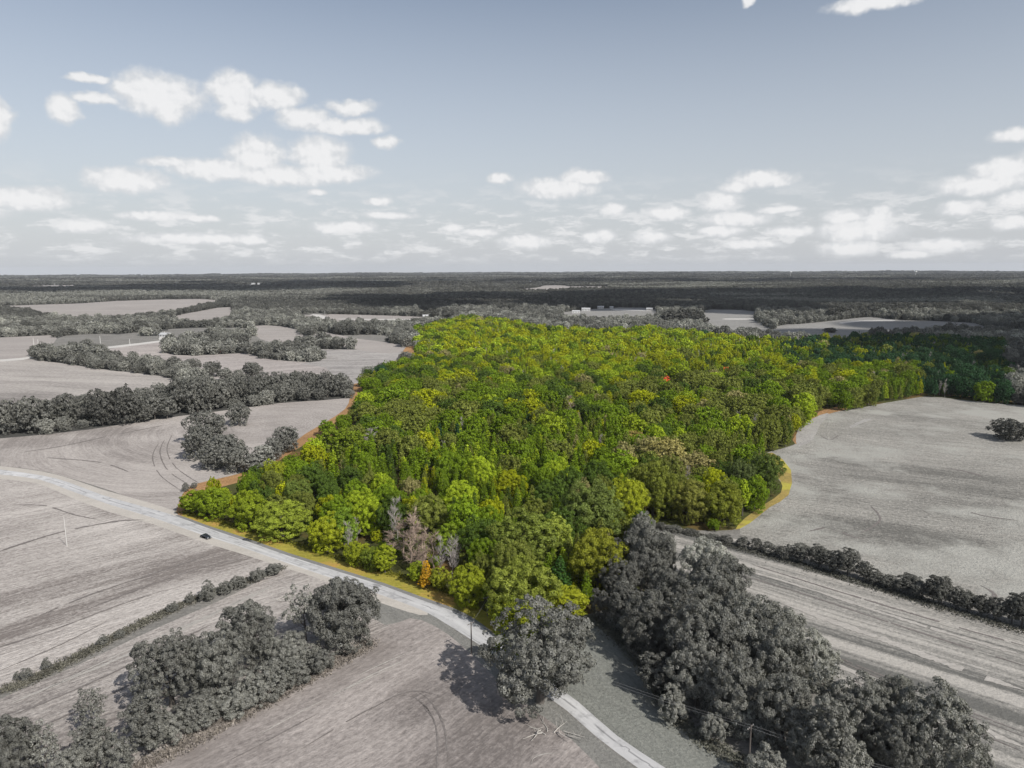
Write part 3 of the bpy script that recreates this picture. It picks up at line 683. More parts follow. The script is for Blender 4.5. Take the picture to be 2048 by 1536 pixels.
# ------------------------------------------------------------------ tree prototypes
def rand_dirs(n, rng):
    v = rng.normal(size=(n, 3)); return v / np.linalg.norm(v, axis=1, keepdims=True)
def leaf_quads(pos, nrm, size, rng, asp=.62):
    n = len(pos)
    a = np.cross(nrm, rand_dirs(n, rng)); a /= np.linalg.norm(a, axis=1, keepdims=True) + 1e-9
    b = np.cross(nrm, a)
    s = (size * rng.uniform(.65, 1.35, n))[:, None]
    fold = nrm * s * .22
    V = np.stack([pos + a * s, pos + b * s * asp + fold, pos - a * s, pos - b * s * asp + fold * rng.uniform(-1, 1, (n, 1))], 1).reshape(-1, 3)
    Fq = np.arange(4 * n).reshape(n, 4)
    return V, Fq
def lobes_of(kind, rng):
    """clumps (centre, radius) that make the outline of a crown, in metres; height about 18, radius about 9 (slender: 3.6)"""
    L = []
    if kind == 'round':
        n = 40
        ph = rng.uniform(0, 6.28, 3)
        for i in range(n):
            z = 1 - (i + .5) / n * 1.5; t = i * 2.39996 + rng.uniform(-.35, .35)
            q = math.sqrt(max(0, 1 - z * z)); d = np.array([q * math.cos(t), q * math.sin(t), z])
            k = (.70 + .10 * math.sin(3 * t + ph[0]) + .10 * math.sin(2 * t + 3 * z + ph[1])) + rng.uniform(-.10, .10)
            L.append((np.array([0, 0, 10.0]) + d * np.array([8.6, 8.6, 7.6]) * k, rng.uniform(1.9, 3.1)))
        for i in range(8): L.append((np.array([0, 0, 9.5]) + rand_dirs(1, rng)[0] * 3.2, 3.2))
        for i in range(12):
            t = i * 2.39996; q = rng.uniform(4.2, 6.6)
            L.append((np.array([q * math.cos(t), q * math.sin(t), rng.uniform(2.2, 5.0)]), rng.uniform(1.7, 2.4)))
    elif kind == 'spread':     # open old tree, drooping outer limbs
        n = 46
        for i in range(n):
            z = 1 - (i + .5) / n * 1.75; t = i * 2.39996 + rng.uniform(-.5, .5)
            q = math.sqrt(max(0, 1 - z * z)) ** .8; d = np.array([q * math.cos(t), q * math.sin(t), z])
            k = rng.uniform(.58, .98)
            L.append((np.array([0, 0, 9.3]) + d * np.array([8.8, 8.8, 7.6]) * k, rng.uniform(1.2, 2.5)))
        for i in range(6): L.append((np.array([0, 0, 9.0]) + rand_dirs(1, rng)[0] * 3.0, 2.6))
    elif kind == 'tall':       # upright oval crown
        n = 30
        for i in range(n):
            z = 1 - (i + .5) / n * 1.8; t = i * 2.39996 + rng.uniform(-.4, .4)
            q = math.sqrt(max(0, 1 - z * z)); d = np.array([q * math.cos(t), q * math.sin(t), z])
            L.append((np.array([0, 0, 9.6]) + d * np.array([5.0, 5.0, 8.0]) * rng.uniform(.62, .84), rng.uniform(1.3, 2.3)))
        for i in range(6): L.append((np.array([0, 0, 5 + i * 1.7]), 2.2))
    elif kind == 'slender':    # young pointed tree
        n = 34
        for i in range(n):
            h = i / n; t = i * 2.39996 + rng.uniform(-.4, .4)
            rr = 3.1 * (1 - h) ** .72 * (.55 + .45 * min(1, h * 5 + .3)) * rng.uniform(.5, .95)
            L.append((np.array([rr * math.cos(t), rr * math.sin(t), 3.2 + 14.0 * h]), (1.5 - .8 * h) * rng.uniform(.8, 1.2)))
    elif kind == 'pine':
        n = 30
        for i in range(n):
            h = i / n; t = i * 2.39996 + rng.uniform(-.4, .4)
            rr = (4.6 * (1 - h) ** .5 * min(1, .5 + h * 2)) * rng.uniform(.4, 1.0)
            L.append((np.array([rr * math.cos(t), rr * math.sin(t), 6.0 + 11.3 * h + rng.uniform(-.5, .5)]), rng.uniform(1.0, 1.7)))
    elif kind == 'shrub':
        n = 16
        for i in range(n):
            z = 1 - (i + .5) / n * 1.2; t = i * 2.39996
            q = math.sqrt(max(0, 1 - z * z)); d = np.array([q * math.cos(t), q * math.sin(t), z])
            L.append((np.array([0, 0, 5.5]) + d * np.array([6.4, 6.4, 8.5]) * rng.uniform(.6, .95), rng.uniform(1.8, 3.4)))
        L.append((np.array([0, 0, 5.0]), 5.0))
    elif kind == 'sparse':
        n = 34
        for i in range(n):
            z = 1 - (i + .5) / n * 1.6; t = i * 2.39996 + rng.uniform(-.5, .5)
            q = math.sqrt(max(0, 1 - z * z)); d = np.array([q * math.cos(t), q * math.sin(t), z])
            L.append((np.array([0, 0, 10]) + d * np.array([5.6, 5.6, 7.6]) * rng.uniform(.45, .95), rng.uniform(.8, 1.7)))
    return L
def make_crown(kind, seed, n, size):
    rng = np.random.default_rng(seed)
    L = lobes_of(kind, rng)
    C = np.array([l[0] for l in L]); Rr = np.array([l[1] for l in L])
    cen = np.array([0, 0, 9.0 if kind != 'shrub' else 4.5])
    if kind in ('slender', 'pine'): cen = None
    # second level: small bumps on every lobe
    sc = []; sr = []
    for c, r in zip(C, Rr):
        k = 15
        d = rand_dirs(k, rng)
        sc.append(c + d * r * rng.uniform(.6, 1.05, (k, 1))); sr.append(np.full(k, r * .36) * rng.uniform(.6, 1.35, k))
    sc = np.vstack(sc); sr = np.concatenate(sr)
    w = sr ** 2; w /= w.sum()
    m = int(n * 2.1)
    idx = rng.choice(len(sc), m, p=w)
    d = rand_dirs(m, rng)
    axis = np.zeros((m, 3)); axis[:, 2] = sc[idx][:, 2] - 1.0
    out = sc[idx] - (cen if cen is not None else axis); out /= np.linalg.norm(out, axis=1, keepdims=True) + 1e-9
    d = d + out * .55 + np.array([0, 0, .25]); d /= np.linalg.norm(d, axis=1, keepdims=True)
    flat = np.array([1, 1, .55]) if kind == 'pine' else np.array([1, 1, .9])
    pos = sc[idx] + d * flat * (sr[idx] * rng.uniform(.75, 1.08, m))[:, None]
    # drop leaves buried deep inside other lobes
    buried = np.zeros(m, bool)
    for c, r in zip(C, Rr): buried |= np.linalg.norm(pos - c, axis=1) < r * .62
    keep = np.where(~buried & (pos[:, 2] > (.1 if kind == 'shrub' else .8)))[0]
    keep = keep[:n]
    pos = pos[keep]; d = d[keep]
    nr = d + rand_dirs(len(pos), rng) * .55; nr /= np.linalg.norm(nr, axis=1, keepdims=True)
    if kind == 'shrub': pos[:, 2] *= 1.0
    return leaf_quads(pos, nr, size, rng)
def make_trunk(kind, seed, detail=2):
    rng = np.random.default_rng(seed + 500)
    mb = MB(); n = 7 if detail > 1 else 4
    H = {'round': 11, 'spread': 10, 'tall': 13, 'slender': 16, 'pine': 16.5, 'shrub': 3, 'sparse': 14}[kind]
    r0 = {'round': .5, 'spread': .62, 'tall': .36, 'slender': .22, 'pine': .3, 'shrub': .25, 'sparse': .3}[kind]
    pts = [np.array([0, 0, -.6])]
    for i in range(1, 6): pts.append(np.array([rng.uniform(-.25, .25) * i / 2, rng.uniform(-.25, .25) * i / 2, H * i / 5]))
    mb.tube(pts, [r0 * 1.4, r0, r0 * .85, r0 * .65, r0 * .42, r0 * .12], n)
    nb = {'round': 9, 'spread': 12, 'tall': 8, 'slender': 0, 'pine': 8, 'shrub': 3, 'sparse': 18}[kind] if detail > 1 else 0
    for b in range(nb):
        h = H * rng.uniform(.25, .9); t = b * 2.4 + rng.uniform(-.4, .4)
        Lb = {'round': 6.5, 'spread': 7.5, 'tall': 4, 'pine': 3.5, 'shrub': 3, 'sparse': 5}[kind] * rng.uniform(.7, 1.05) * (1.15 - .4 * h / H)
        d = np.array([math.cos(t), math.sin(t), rng.uniform(.3, .9)])
        p0 = np.array([0, 0, h]); pp = [p0]
        for k in range(1, 4):
            d = d + rng.uniform(-.25, .25, 3) + np.array([0, 0, .08]); pp.append(pp[-1] + d / np.linalg.norm(d) * Lb / 3)
        rb = r0 * .42 * (1 - .5 * h / H)
        mb.tube(pp, [rb, rb * .7, rb * .45, rb * .15], 5)
        if kind in ('sparse', 'spread'):
            for k in (1, 2):
                e = pp[k]; dd = rand_dirs(1, rng)[0] + d / np.linalg.norm(d); dd[2] = abs(dd[2])
                mb.tube([e, e + dd * Lb * .2, e + dd * Lb * .38 + rng.uniform(-.3, .3, 3)], [rb * .4, rb * .25, rb * .08], 4)
    return mb
def make_bare(seed, dense=1.0, slim=False):
    """leafless tree: trunk, limbs, many fine upright twigs"""
    rng = np.random.default_rng(seed); mb = MB()
    H = 15.0
    pts = [np.array([0, 0, -.5])] + [np.array([rng.uniform(-.2, .2) * i, rng.uniform(-.2, .2) * i, H * i / 6]) for i in range(1, 7)]
    mb.tube(pts, [.22, .17, .14, .11, .08, .05, .02], 5)
    for b in range(int(26 * dense)):
        u = rng.uniform(.2, .97); h = H * u
        k = min(int(u * 6), 5); p0 = pts[k] + (pts[k + 1] - pts[k]) * (u * 6 - k)
        t = rng.uniform(0, 6.28); Lb = (4.2 if not slim else 2.2) * (1.15 - .8 * u) * rng.uniform(.6, 1.1)
        d = np.array([math.cos(t), math.sin(t), rng.uniform(.6, 1.5)]); d /= np.linalg.norm(d)
        p1 = p0 + d * Lb * .5; d2 = d + rng.uniform(-.3, .3, 3) + (0, 0, .2); p2 = p1 + d2 / np.linalg.norm(d2) * Lb * .5
        mb.tube([p0, p1, p2], [.055, .04, .015], 3)
        for q in range(int(12 * dense)):
            s = rng.uniform(.3, 1); e = p0 + (p1 - p0) * min(1, s * 2) if s < .5 else p1 + (p2 - p1) * (s * 2 - 1)
            dd = d + rng.normal(size=3) * .55 + (0, 0, .35); dd /= np.linalg.norm(dd)
            mb.tube([e, e + dd * rng.uniform(.6, 1.5)], [.03, .014], 3)
    return mb

PROTO = {}   # (kind, lod) -> list of (crown mesh, trunk mesh, joined mesh)
SPEC = {'round': ((4, 42000, .195), (4, 6500, .47), (3, 1100, 1.15), (3, 220, 2.5)),
        'spread': ((2, 46000, .175), (2, 5000, .55), None, None),
        'tall': ((3, 19000, .20), (3, 3800, .43), (2, 650, 1.05), (2, 150, 2.1)),
        'slender': ((3, 6500, .19), (3, 1400, .44), (2, 380, .82), (2, 90, 1.7)),
        'pine': ((2, 4200, .30), (2, 1300, .55), (2, 260, 1.2), (2, 80, 2.2)),
        'shrub': ((3, 14000, .25), (2, 2200, .62), (2, 300, 1.7), (2, 110, 2.8)),
        'sparse': ((2, 2600, .30), (2, 900, .5), (2, 220, .95), None)}
def mesh_join(name, V1, F1, mb, barkmat):
    v = list(map(tuple, V1)); n = len(v)
    me = bpy.data.meshes.new(name)
    f = [tuple(q) for q in F1] + [tuple(n + k for k in q) for q in mb.f]
    me.from_pydata(v + list(mb.v), [], f)
    me.materials.append(M_LEAF); me.materials.append(barkmat)
    me.polygons.foreach_set('material_index', np.array([0] * len(F1) + [1] * len(mb.f), np.int32)); me.update()
    return me
sd = 100
for kind, lods in SPEC.items():
    for lod, sp in enumerate(lods):
        if sp is None: PROTO[(kind, lod)] = PROTO.get((kind, lod - 1)) if kind != 'spread' else PROTO[('round', lod)]; continue
        out = []
        for i in range(sp[0]):
            sd += 1
            Vc, Fc = make_crown(kind, sd, sp[1], sp[2])
            tk = make_trunk(kind, sd, 2 if lod == 0 or (lod == 1 and kind == 'sparse') else 1)
            cm = npmesh(kind + '_crown', Vc, Fc, (M_LEAF,)) if lod < 3 else None
            tm = pymesh(kind + '_trunk', tk.v, tk.f, (M_BARK,)) if lod < 3 else None
            jm = mesh_join(kind + '_whole', Vc, Fc, tk, M_BARK) if lod > 0 else None
            out.append((cm, tm, jm))
        PROTO[(kind, lod)] = out
BARE = {}
for nm, mat, slim in (('dead', M_BARKPINK, True), ('pale', M_BARKPALE, False)):
    BARE[nm] = []
    for i in range(3):
        mb = make_bare(900 + i + 10 * slim, 1.35 if not slim else 1.2, slim)
        # split: trunk is the first tube
        nt_ = 7 * 5; ft = 6 * 5 + 2
        trunk = pymesh('bare_trunk', mb.v[:nt_], mb.f[:ft], (mat,))
        rest = pymesh('bare_branches', [v for v in mb.v[nt_:]], [tuple(k - nt_ for k in q) for q in mb.f[ft:]], (mat,))
        whole = pymesh('bare_whole', mb.v, mb.f, (mat,))
        BARE[nm].append((rest, trunk, whole))

# ------------------------------------------------------------------ where trees stand
# the coloured plot, as a shape on the land read at the height of the crowns
def in_plot_px(px, py): return inpoly(px, py, PLOT)
def solve_height(px_top, py_top, base):
    """height of a thing at base whose top projects to row py_top"""
    h = 5.0
    for _ in range(12):
        y = project(base + np.array([0, 0, h]))[0][1]
        y2 = project(base + np.array([0, 0, h + .5]))[0][1]
        h += (py_top - y) / ((y2 - y) / .5)
        h = min(max(h, .3), 60)
    return h
KDIM = {'round': (18.2, 9.3), 'spread': (17.6, 9.6), 'tall': (18.2, 5.6), 'slender': (18.0, 3.5), 'pine': (18.0, 4.9), 'shrub': (14.8, 8.2), 'sparse': (18.0, 6.3), 'dead': (15.5, 2.2), 'pale': (15.5, 3.6)}
G0 = (.187, .188, .178)      # the grey of the drained trees
def grey(k, w=0.0): return (G0[0] * k * (1 + w), G0[1] * k, G0[2] * k * (1 - w))
TREES = []   # dict(x,y,r,h,kind,tint,label,cat,group,hand)
def hand(px, top, base_y, wpx, kind, tint, label, px_base=None, tint2=None, cat='tree', split=False):
    if abs(tint[0] / tint[2] - G0[0] / G0[2]) > .01: tint = (tint[0] * 1.8, tint[1] * 1.65, tint[2] * 1.5)
    if tint2: tint2 = tuple(v * 1.45 for v in tint2)
    if kind in ('round', 'spread', 'tall', 'shrub'): base_y -= .12 * wpx
    mx = {'round': 2.45, 'spread': 2.15, 'tall': 3.7, 'shrub': 2.4, 'sparse': 3.4}.get(kind, 99)
    while True:
        b = at1(px_base if px_base is not None else px, base_y)
        pj = project(b)[0]
        h = solve_height(px, top, b)
        r = wpx / 2 * (pj[2]) / FPX
        if h <= mx * r or base_y < top + 8: break
        base_y -= max(1.0, (h - mx * r) / h * (base_y - top) * .5)
    TREES.append(dict(x=b[0], y=b[1], r=r, h=h, kind=kind, tint=tint, label=label, hand=True, cat=cat, split=split, tint2=tint2))
# -- lower left clump, grey
hand(687,1160,1308,150,'round',grey(.82),'large dark grey round tree at the right end of the lower left row')
hand(612,1162,1290,84,'sparse',grey(1.35),'thin pale grey tree with see-through crown left of the big round tree below the road')
hand(505,1203,1385,112,'round',grey(.92),'tall dark grey round tree in the middle of lower left row')
hand(435,1258,1432,118,'round',grey(1.02),'mid grey round tree left of the middle tree in the lower left row')
hand(345,1262,1485,150,'spread',grey(.85),'broad dark grey tree at the left end of the lower left row')
hand(576,1268,1348,88,'round',grey(1.35),'low pale grey leafy tree under the thin see-through tree in the lower left row')
hand(625,1295,1338,60,'shrub',grey(1.15),'low grey bush at the foot of the big round tree below the road',cat='bush')
hand(470,1375,1432,90,'shrub',grey(1.25),'pale grey bush on the field side of the middle tree, lower left row',cat='bush')
hand(400,1400,1462,90,'shrub',grey(1.1),'grey bush beside the fallen branches, lower left row',cat='bush')
hand(300,1385,1515,90,'tall',grey(.9),'dark grey bushy tree at the lower left tip of the row')
hand(330,1425,1500,80,'shrub',grey(1.2),'pale grey bush at the lower left tip of the tree row',cat='bush')
hand(186,1372,1500,62,'sparse',grey(1.05),'narrow ragged grey tree standing alone in the lower left field strip')
hand(190,1440,1545,80,'tall',grey(1.0),'bushy grey tree at the foot of the narrow ragged tree, bottom left')
hand(28,1438,1590,115,'round',grey(.8),'dark grey tree cut by the left border at the bottom left corner')
hand(95,1440,1590,75,'sparse',grey(1.3),'pale thin grey tree beside the dark tree at the bottom left corner')
hand(150,1490,1575,80,'shrub',grey(1.15),'grey bush at the bottom border near the left corner',cat='bush')
hand(240,1470,1560,70,'shrub',grey(1.0),'dark bush at the bottom border under the lower left row',cat='bush')
for (x, t, b, w, k, lab) in [(545,1325,1402,92,1.1,'grey bush under the gap right of the middle tree, lower left row'),(500,1348,1425,84,1.25,'pale low bush on the field side of the lower left row, right part'),
      (592,1318,1376,72,1.0,'small grey bush between the low leafy tree and the field, lower left row'),(640,1300,1350,60,.9,'dark small bush left of the big round tree below the road'),(395,1390,1455,100,.9,'dark bush under the broad tree of the lower left row')]:
    hand(x, t, b, w, 'shrub', grey(k), lab, cat='bush')
# -- the big tree over the road
hand(1090,1208,1432,236,'spread',grey(.98),'very large spreading grey tree overhanging the road at bottom centre',px_base=1080,split=True,tint2=(.13,.16,.02))
# -- green trees at the front point of the woodland
hand(1045,1118,1262,146,'round',(.125,.16,.03),'large dense olive green dome-shaped tree right behind the overhanging grey tree')
hand(1040,1188,1272,110,'tall',(.165,.20,.016),'bright yellow green tree at the road corner of the woodland',px_base=1030)
hand(1120,1170,1255,120,'tall',(.16,.19,.016),'yellow green bushy tree on the woodland boundary above the large grey tree',split=True)
hand(937,1130,1218,78,'round',(.15,.19,.016),'small round yellow green tree beside the road bend')
hand(1052,1022,1165,158,'round',(.10,.135,.028),'big olive green tree with a broad crown near the front of the woodland')
hand(1112,1020,1150,70,'tall',(.17,.22,.04),'pale lime green tall tree against the right side of the big olive tree')
hand(1178,962,1105,138,'round',(.085,.12,.032),'wide dark grey green tree left of the bright yellow green tree on the right edge')
hand(1250,958,1085,84,'round',(.185,.225,.018),'bright yellow green round tree on the right front edge of the woodland')
hand(1195,1060,1200,125,'round',(.125,.145,.018),'olive yellow broad tree inside the right front corner of the woodland')
hand(1262,1075,1190,70,'tall',(.12,.13,.025),'olive tree crossing the boundary at the right front corner of the woodland',split=True,tint2=None)
hand(1120,1110,1195,50,'slender',(.035,.085,.02),'dark green slender tree between the two olive trees at the front')
hand(655,1030,1112,80,'round',(.175,.215,.015),'yellow green round tree in the front row by the road, left part')
hand(565,1004,1086,120,'round',(.15,.20,.028),'broad light lime green tree by the road near the left tip of the woodland')
hand(500,980,1064,80,'round',(.13,.18,.015),'green round tree near the left tip of the woodland')
hand(595,958,1062,58,'round',(.09,.13,.03),'dark olive round tree behind the light lime tree')
hand(430,975,1044,70,'round',(.115,.17,.013),'green tree near the left tip of the woodland, second from the tip')
hand(390,977,1032,60,'tall',(.11,.16,.013),'bushy green tree at the very left tip of the woodland')
hand(548,922,990,56,'round',(.15,.19,.015),'yellow olive tree on the left boundary of the woodland')
hand(680,852,935,100,'round',(.085,.125,.012),'broad dark green tree at the orange strip on the left boundary')
hand(848,862,925,55,'round',(.20,.23,.012),'bright yellow crown in the middle of the woodland')
hand(715,1084,1136,55,'round',(.15,.19,.015),'green yellow tree in the front row by the road, centre left')
hand(770,1084,1152,50,'tall',(.15,.195,.015),'upright yellow green tree in the front row by the road')
hand(745,1094,1146,48,'round',(.10,.14,.02),'dark green round tree in the front row by the road')
hand(853,1118,1176,34,'slender',(.34,.22,.02),'small orange and green tree in the front row by the road',)
hand(835,1122,1172,40,'tall',(.14,.19,.015),'small green tree just left of the orange tree by the road')
hand(880,1130,1186,44,'tall',(.15,.18,.02),'small yellow green tree just right of the orange tree by the road')
hand(690,1015,1105,60,'tall',(.10,.165,.02),'green upright tree behind the front row, left part')
hand(928,985,1105,70,'tall',(.115,.185,.012),'bright green upright tree left of the big olive tree')
hand(900,1040,1130,60,'tall',(.115,.175,.015),'green upright tree above the leafless grey trees')
for i, (x, t, b, w, k) in enumerate([(822,1030,1128,44,'dead'),(838,1050,1140,44,'dead'),(808,1045,1125,40,'dead'),(852,1068,1150,40,'dead'),(795,1010,1105,36,'pale'),(868,1075,1152,36,'dead'),(826,1075,1152,40,'dead'),(880,1085,1160,34,'pale'),(905,1085,1165,34,'pale'),(697,1058,1128,26,'pale'),(785,1070,1130,34,'dead'),(845,1085,1158,34,'dead')]):
    TREES.append(None); TREES.pop()
    hand(x, t - 14, b - 8, w * 1.15, k, (.3, .3, .3), ['leafless reddish grey tree in the bare patch near the road', 'leafless pale grey tree at the rim of the bare patch near the road'][k == 'pale'], cat='dead tree')
    TREES[-1]['grp'] = ['leafless reddish grey trees in the bare patch', 'leafless pale grey trees round the bare patch'][k == 'pale']
hand(745,855,905,46,'pale',(.3,.3,.3),'pale leafless tree with forked branches near the left edge of the woodland',cat='dead tree')
hand(1138,790,850,26,'dead',(.3,.3,.3),'single reddish leafless trunk in the middle of the woodland',cat='dead tree')
hand(978,752,790,20,'tall',(.42,.16,.05),'small orange tree in the middle of the woodland')
hand(1330,750,792,24,'tall',(.45,.10,.05),'red orange tree right of the woodland centre')
hand(1452,732,762,18,'tall',(.42,.14,.05),'small orange red tree towards the right rear of the woodland')
hand(1255,860,905,70,'round',(.17,.15,.05),'tan brown crown in the right middle of the woodland')
hand(1330,875,955,90,'round',(.18,.175,.07),'pale tan olive crown in the right middle of the woodland')
hand(1395,905,975,80,'round',(.16,.155,.07),'pale tan olive crown beside the dark trees of the right point')
hand(1305,925,1048,100,'round',(.10,.125,.022),'big dark olive tree on the front right edge of the woodland')
hand(1375,960,1055,90,'round',(.115,.13,.03),'olive tree on the front right edge beside the hedge')
hand(1445,965,1060,90,'round',(.11,.135,.02),'olive green round tree at the end of the hedge')
hand(1524,905,998,76,'round',(.055,.085,.02),'dark green round tree at the rightmost point of the woodland')
hand(1480,920,1010,70,'round',(.06,.085,.03),'dark grey green tree beside the rightmost point of the woodland')
# -- right grey group
for (x, t, b, w, k, g_, lab) in [
 (1282,1048,1262,120,'round',.66,'dark grey tall tree at the upper left of the right tree group'),
 (1238,1120,1240,80,'round',.62,'dark grey tree on the boundary left of the right tree group'),
 (1432,1110,1265,125,'round',.80,'round grey tree with a domed crown at the top of the right tree group'),
 (1345,1150,1290,120,'round',.62,'dark grey tree between the two topmost trees of the right group'),
 (1300,1190,1330,120,'round',.66,'dark grey tree on the grass side of the right group, upper part'),
 (1395,1195,1400,150,'round',.82,'broad grey tree in the middle of the right tree group'),
 (1490,1190,1400,150,'round',.92,'broad mid grey tree right of the middle of the right group'),
 (1545,1240,1440,135,'round',.95,'mid grey tree on the field side of the right group'),
 (1390,1290,1460,110,'round',.95,'mid grey tree on the grass side of the right group, middle part'),
 (1465,1310,1490,130,'round',.85,'grey tree in the lower middle of the right group'),
 (1565,1350,1530,130,'round',.86,'grey tree in the lower part of the right group'),
 (1640,1308,1450,90,'sparse',1.05,'thin crowned grey tree jutting out on the field side of the right group'),
 (1722,1355,1560,130,'round',1.0,'grey tree second from the lower right end of the right group'),
 (1650,1385,1580,110,'tall',.9,'tall dark grey tree left of the second last tree of the right group'),
 (1868,1372,1590,160,'round',.98,'big mid grey tree at the lower right end of the group, beside the striped field'),
 (1790,1430,1600,110,'round',.8,'dark grey tree between the last two big trees on the lower right'),
 (1487,1408,1500,62,'shrub',1.7,'pale grey leafy bush beside the utility pole'),
 (1530,1430,1535,60,'shrub',1.1,'dark grey bush just right of the pale bush'),
 (1345,1380,1450,70,'shrub',1.2,'grey bush on the grass side of the right group'),
 (1425,1420,1488,60,'shrub',1.1,'grey bush left of the pale leafy bush'),
 (1600,1440,1570,60,'tall',1.1,'small pale grey tree at the bottom of the right group'),
 (1700,1480,1600,90,'shrub',1.25,'pale grey bush at the bottom border, right group'),
 (1530,1500,1590,90,'shrub',1.15,'low grey bush at the bottom border near the pole'),
 (1960,1490,1600,60,'shrub',1.0,'low grey bush at the bottom border near the right corner'),
 (1310,1300,1395,80,'tall',.62,'dark narrow tree on the shaded grass edge of the right group'),
 (1255,1160,1275,80,'tall',.62,'dark tree left of the upper grass edge of the right group'),
 (1200,1180,1245,50,'shrub',.62,'dark bush under the woodland boundary behind the large grey tree')]:
    hand(x, t, b, w, k, grey(g_ * 1.18), lab, cat='bush' if k == 'shrub' else 'tree')
# -- grey clump in the left middle field
for (x, t, b, w, k, g_, lab) in [
 (478,804,856,46,'round',.98,'small round grey tree behind the clump in the left middle field'),
 (415,820,895,80,'round',.9,'dark grey tree at the upper left of the clump in the left middle field'),
 (400,850,925,66,'round',.85,'dark grey tree at the left end of the clump in the left middle field'),
 (455,865,935,76,'round',.9,'grey tree in the middle of the clump, left middle field'),
 (430,885,945,60,'round',.95,'grey tree at the front of the clump, left middle field'),
 (475,890,950,60,'round',1.05,'mid grey tree at the front right of the clump, left middle field'),
 (528,885,948,50,'tall',1.5,'pale silvery tree on the boundary of the woodland, right end of the clump'),
 (508,905,952,40,'tall',1.3,'pale grey small tree beside the silvery tree, left middle field'),
 (573,852,910,56,'round',.95,'round grey tree touching the woodland boundary'),
 (548,872,925,40,'round',1.0,'small round grey tree between silvery tree and woodland'),
 (2019,838,888,76,'round',.55,'lone dark round tree in the big right field'),
 (373,1,1,1,'skip',1,'')]:
    if k != 'skip': hand(x, t, b, w, k, grey(g_), lab)
hand(372,966,985,18,'shrub',grey(1.0),'small dark bush at the left tip of the woodland',cat='bush')
hand(388,964,978,14,'shrub',grey(1.1),'tiny bush on the orange strip at the left tip',cat='bush')
ORD = 'first second third fourth fifth sixth seventh eighth ninth tenth eleventh twelfth thirteenth fourteenth fifteenth sixteenth seventeenth eighteenth nineteenth twentieth'.split()
ORD += ['twenty ' + w for w in ORD[:9]] + ['thirtieth']
# -- left tree row across the middle
rowA = [(-25,808,876,60),(20,798,874,58),(72,790,872,70),(100,800,868,40),(135,784,866,56),(170,800,862,40),(205,776,862,62),(250,772,856,66),(290,806,848,36),(310,784,842,34),
        (335,790,842,38),(360,756,838,58),(395,752,832,62),(435,756,824,56),(470,750,820,50),(500,752,817,46),(530,744,815,48),(562,742,812,46),(595,740,810,44),(625,741,807,44),(655,742,805,44),(684,745,803,40)]
for i, (x, t, b, w) in enumerate(rowA):
    hand(x, t, b, w, 'round' if w > 38 else 'tall', grey([.86, 1.0, .9, .78][i % 4] if i not in (6, 7) else .6), 'dark grey tree, %s from the left in the long row across the left fields' % ORD[i])
    TREES[-1]['grp'] = 'trees of the long row across the left fields'
rowB = [(505,722,762,42),(425,722,758,40),(452,735,765,30),(385,716,752,36),(350,712,750,34),(365,722,752,26),(320,714,742,24),(290,716,738,24),(268,702,736,22),(245,712,736,26),(222,706,734,26),(200,705,732,22),(160,690,726,36),(125,700,728,34),(105,692,722,30),(80,690,716,26),(140,700,728,26),(180,704,730,24),(478,738,766,26)]
for i, (x, t, b, w) in enumerate(rowB):
    hand(x, t, b, w, 'round', grey([.9, 1.1, 1.3, 1.0][i % 4] if i > 1 else .8), 'grey tree, %s from the left in the second row across the left fields' % ORD[sorted(q[0] for q in rowB).index(x)])
    TREES[-1]['grp'] = 'trees of the second row across the left fields'
# -- hedge between the two right fields
hedge = [(1325,1044,1062,22),(1350,1048,1066,26),(1385,1054,1072,26),(1420,1058,1082,30),(1450,1062,1090,30),(1482,1064,1098,34),(1512,1074,1104,28),(1540,1080,1112,34),(1572,1085,1122,34),(1605,1078,1128,36),(1638,1080,1138,44),(1665,1095,1148,36),(1693,1090,1156,50),(1722,1110,1162,30),(1750,1132,1172,34),(1780,1140,1182,36),(1812,1148,1192,38),(1840,1150,1202,40),(1868,1146,1210,34),(1885,1142,1215,32),(1910,1168,1222,34),(1938,1175,1228,34),(1965,1180,1236,36),(1992,1188,1244,34),(2020,1185,1252,36),(2048,1178,1258,36),(2080,1190,1268,40),(2115,1195,1280,40)]
for i, (x, t, b, w) in enumerate(hedge):
    hand(x + RNG.uniform(-6, 6), t + 3 + RNG.uniform(-6, 9), b, w * RNG.uniform(.85, 1.45), 'shrub' if (b - t) < 42 else 'tall', grey([.72, .82, .66, .78][i % 4]), 'dark bushy tree, %s from the woodland end of the hedge between the right fields' % ORD[i], cat='bush')
    TREES[-1]['grp'] = 'bushes of the hedge between the two right fields'
# -- ditch shrubs on the left
for (x, t, b, w, lab) in [(415,1166,1206,40,'round dark shrub, the largest in the ditch line of the left field'),(380,1186,1208,20,'small dark shrub just left of the largest ditch shrub'),
   (93,1316,1342,22,'small round shrub near the left end of the ditch line'),(53,1336,1362,26,'round shrub, second from the left end of the ditch line'),(34,1343,1364,15,'tiny shrub at the left end of the ditch line'),
   (205,1272,1292,26,'low flat shrub halfway along the ditch line'),(545,1128,1152,40,'dark bush at the road end of the ditch line'),(515,1138,1166,34,'dark bush second from the road end of the ditch line'),
   (480,1150,1180,34,'low dark bush between road end and largest ditch shrub'),(450,1162,1192,32,'low dark bush just right of the largest ditch shrub'),(240,1262,1278,24,'low dark bush in the ditch line left of centre'),(345,1205,1226,28,'low bush in the ditch line left of the small dark shrub')]:
    hand(x, t, b, w, 'shrub', grey(1.0), lab, cat='shrub')
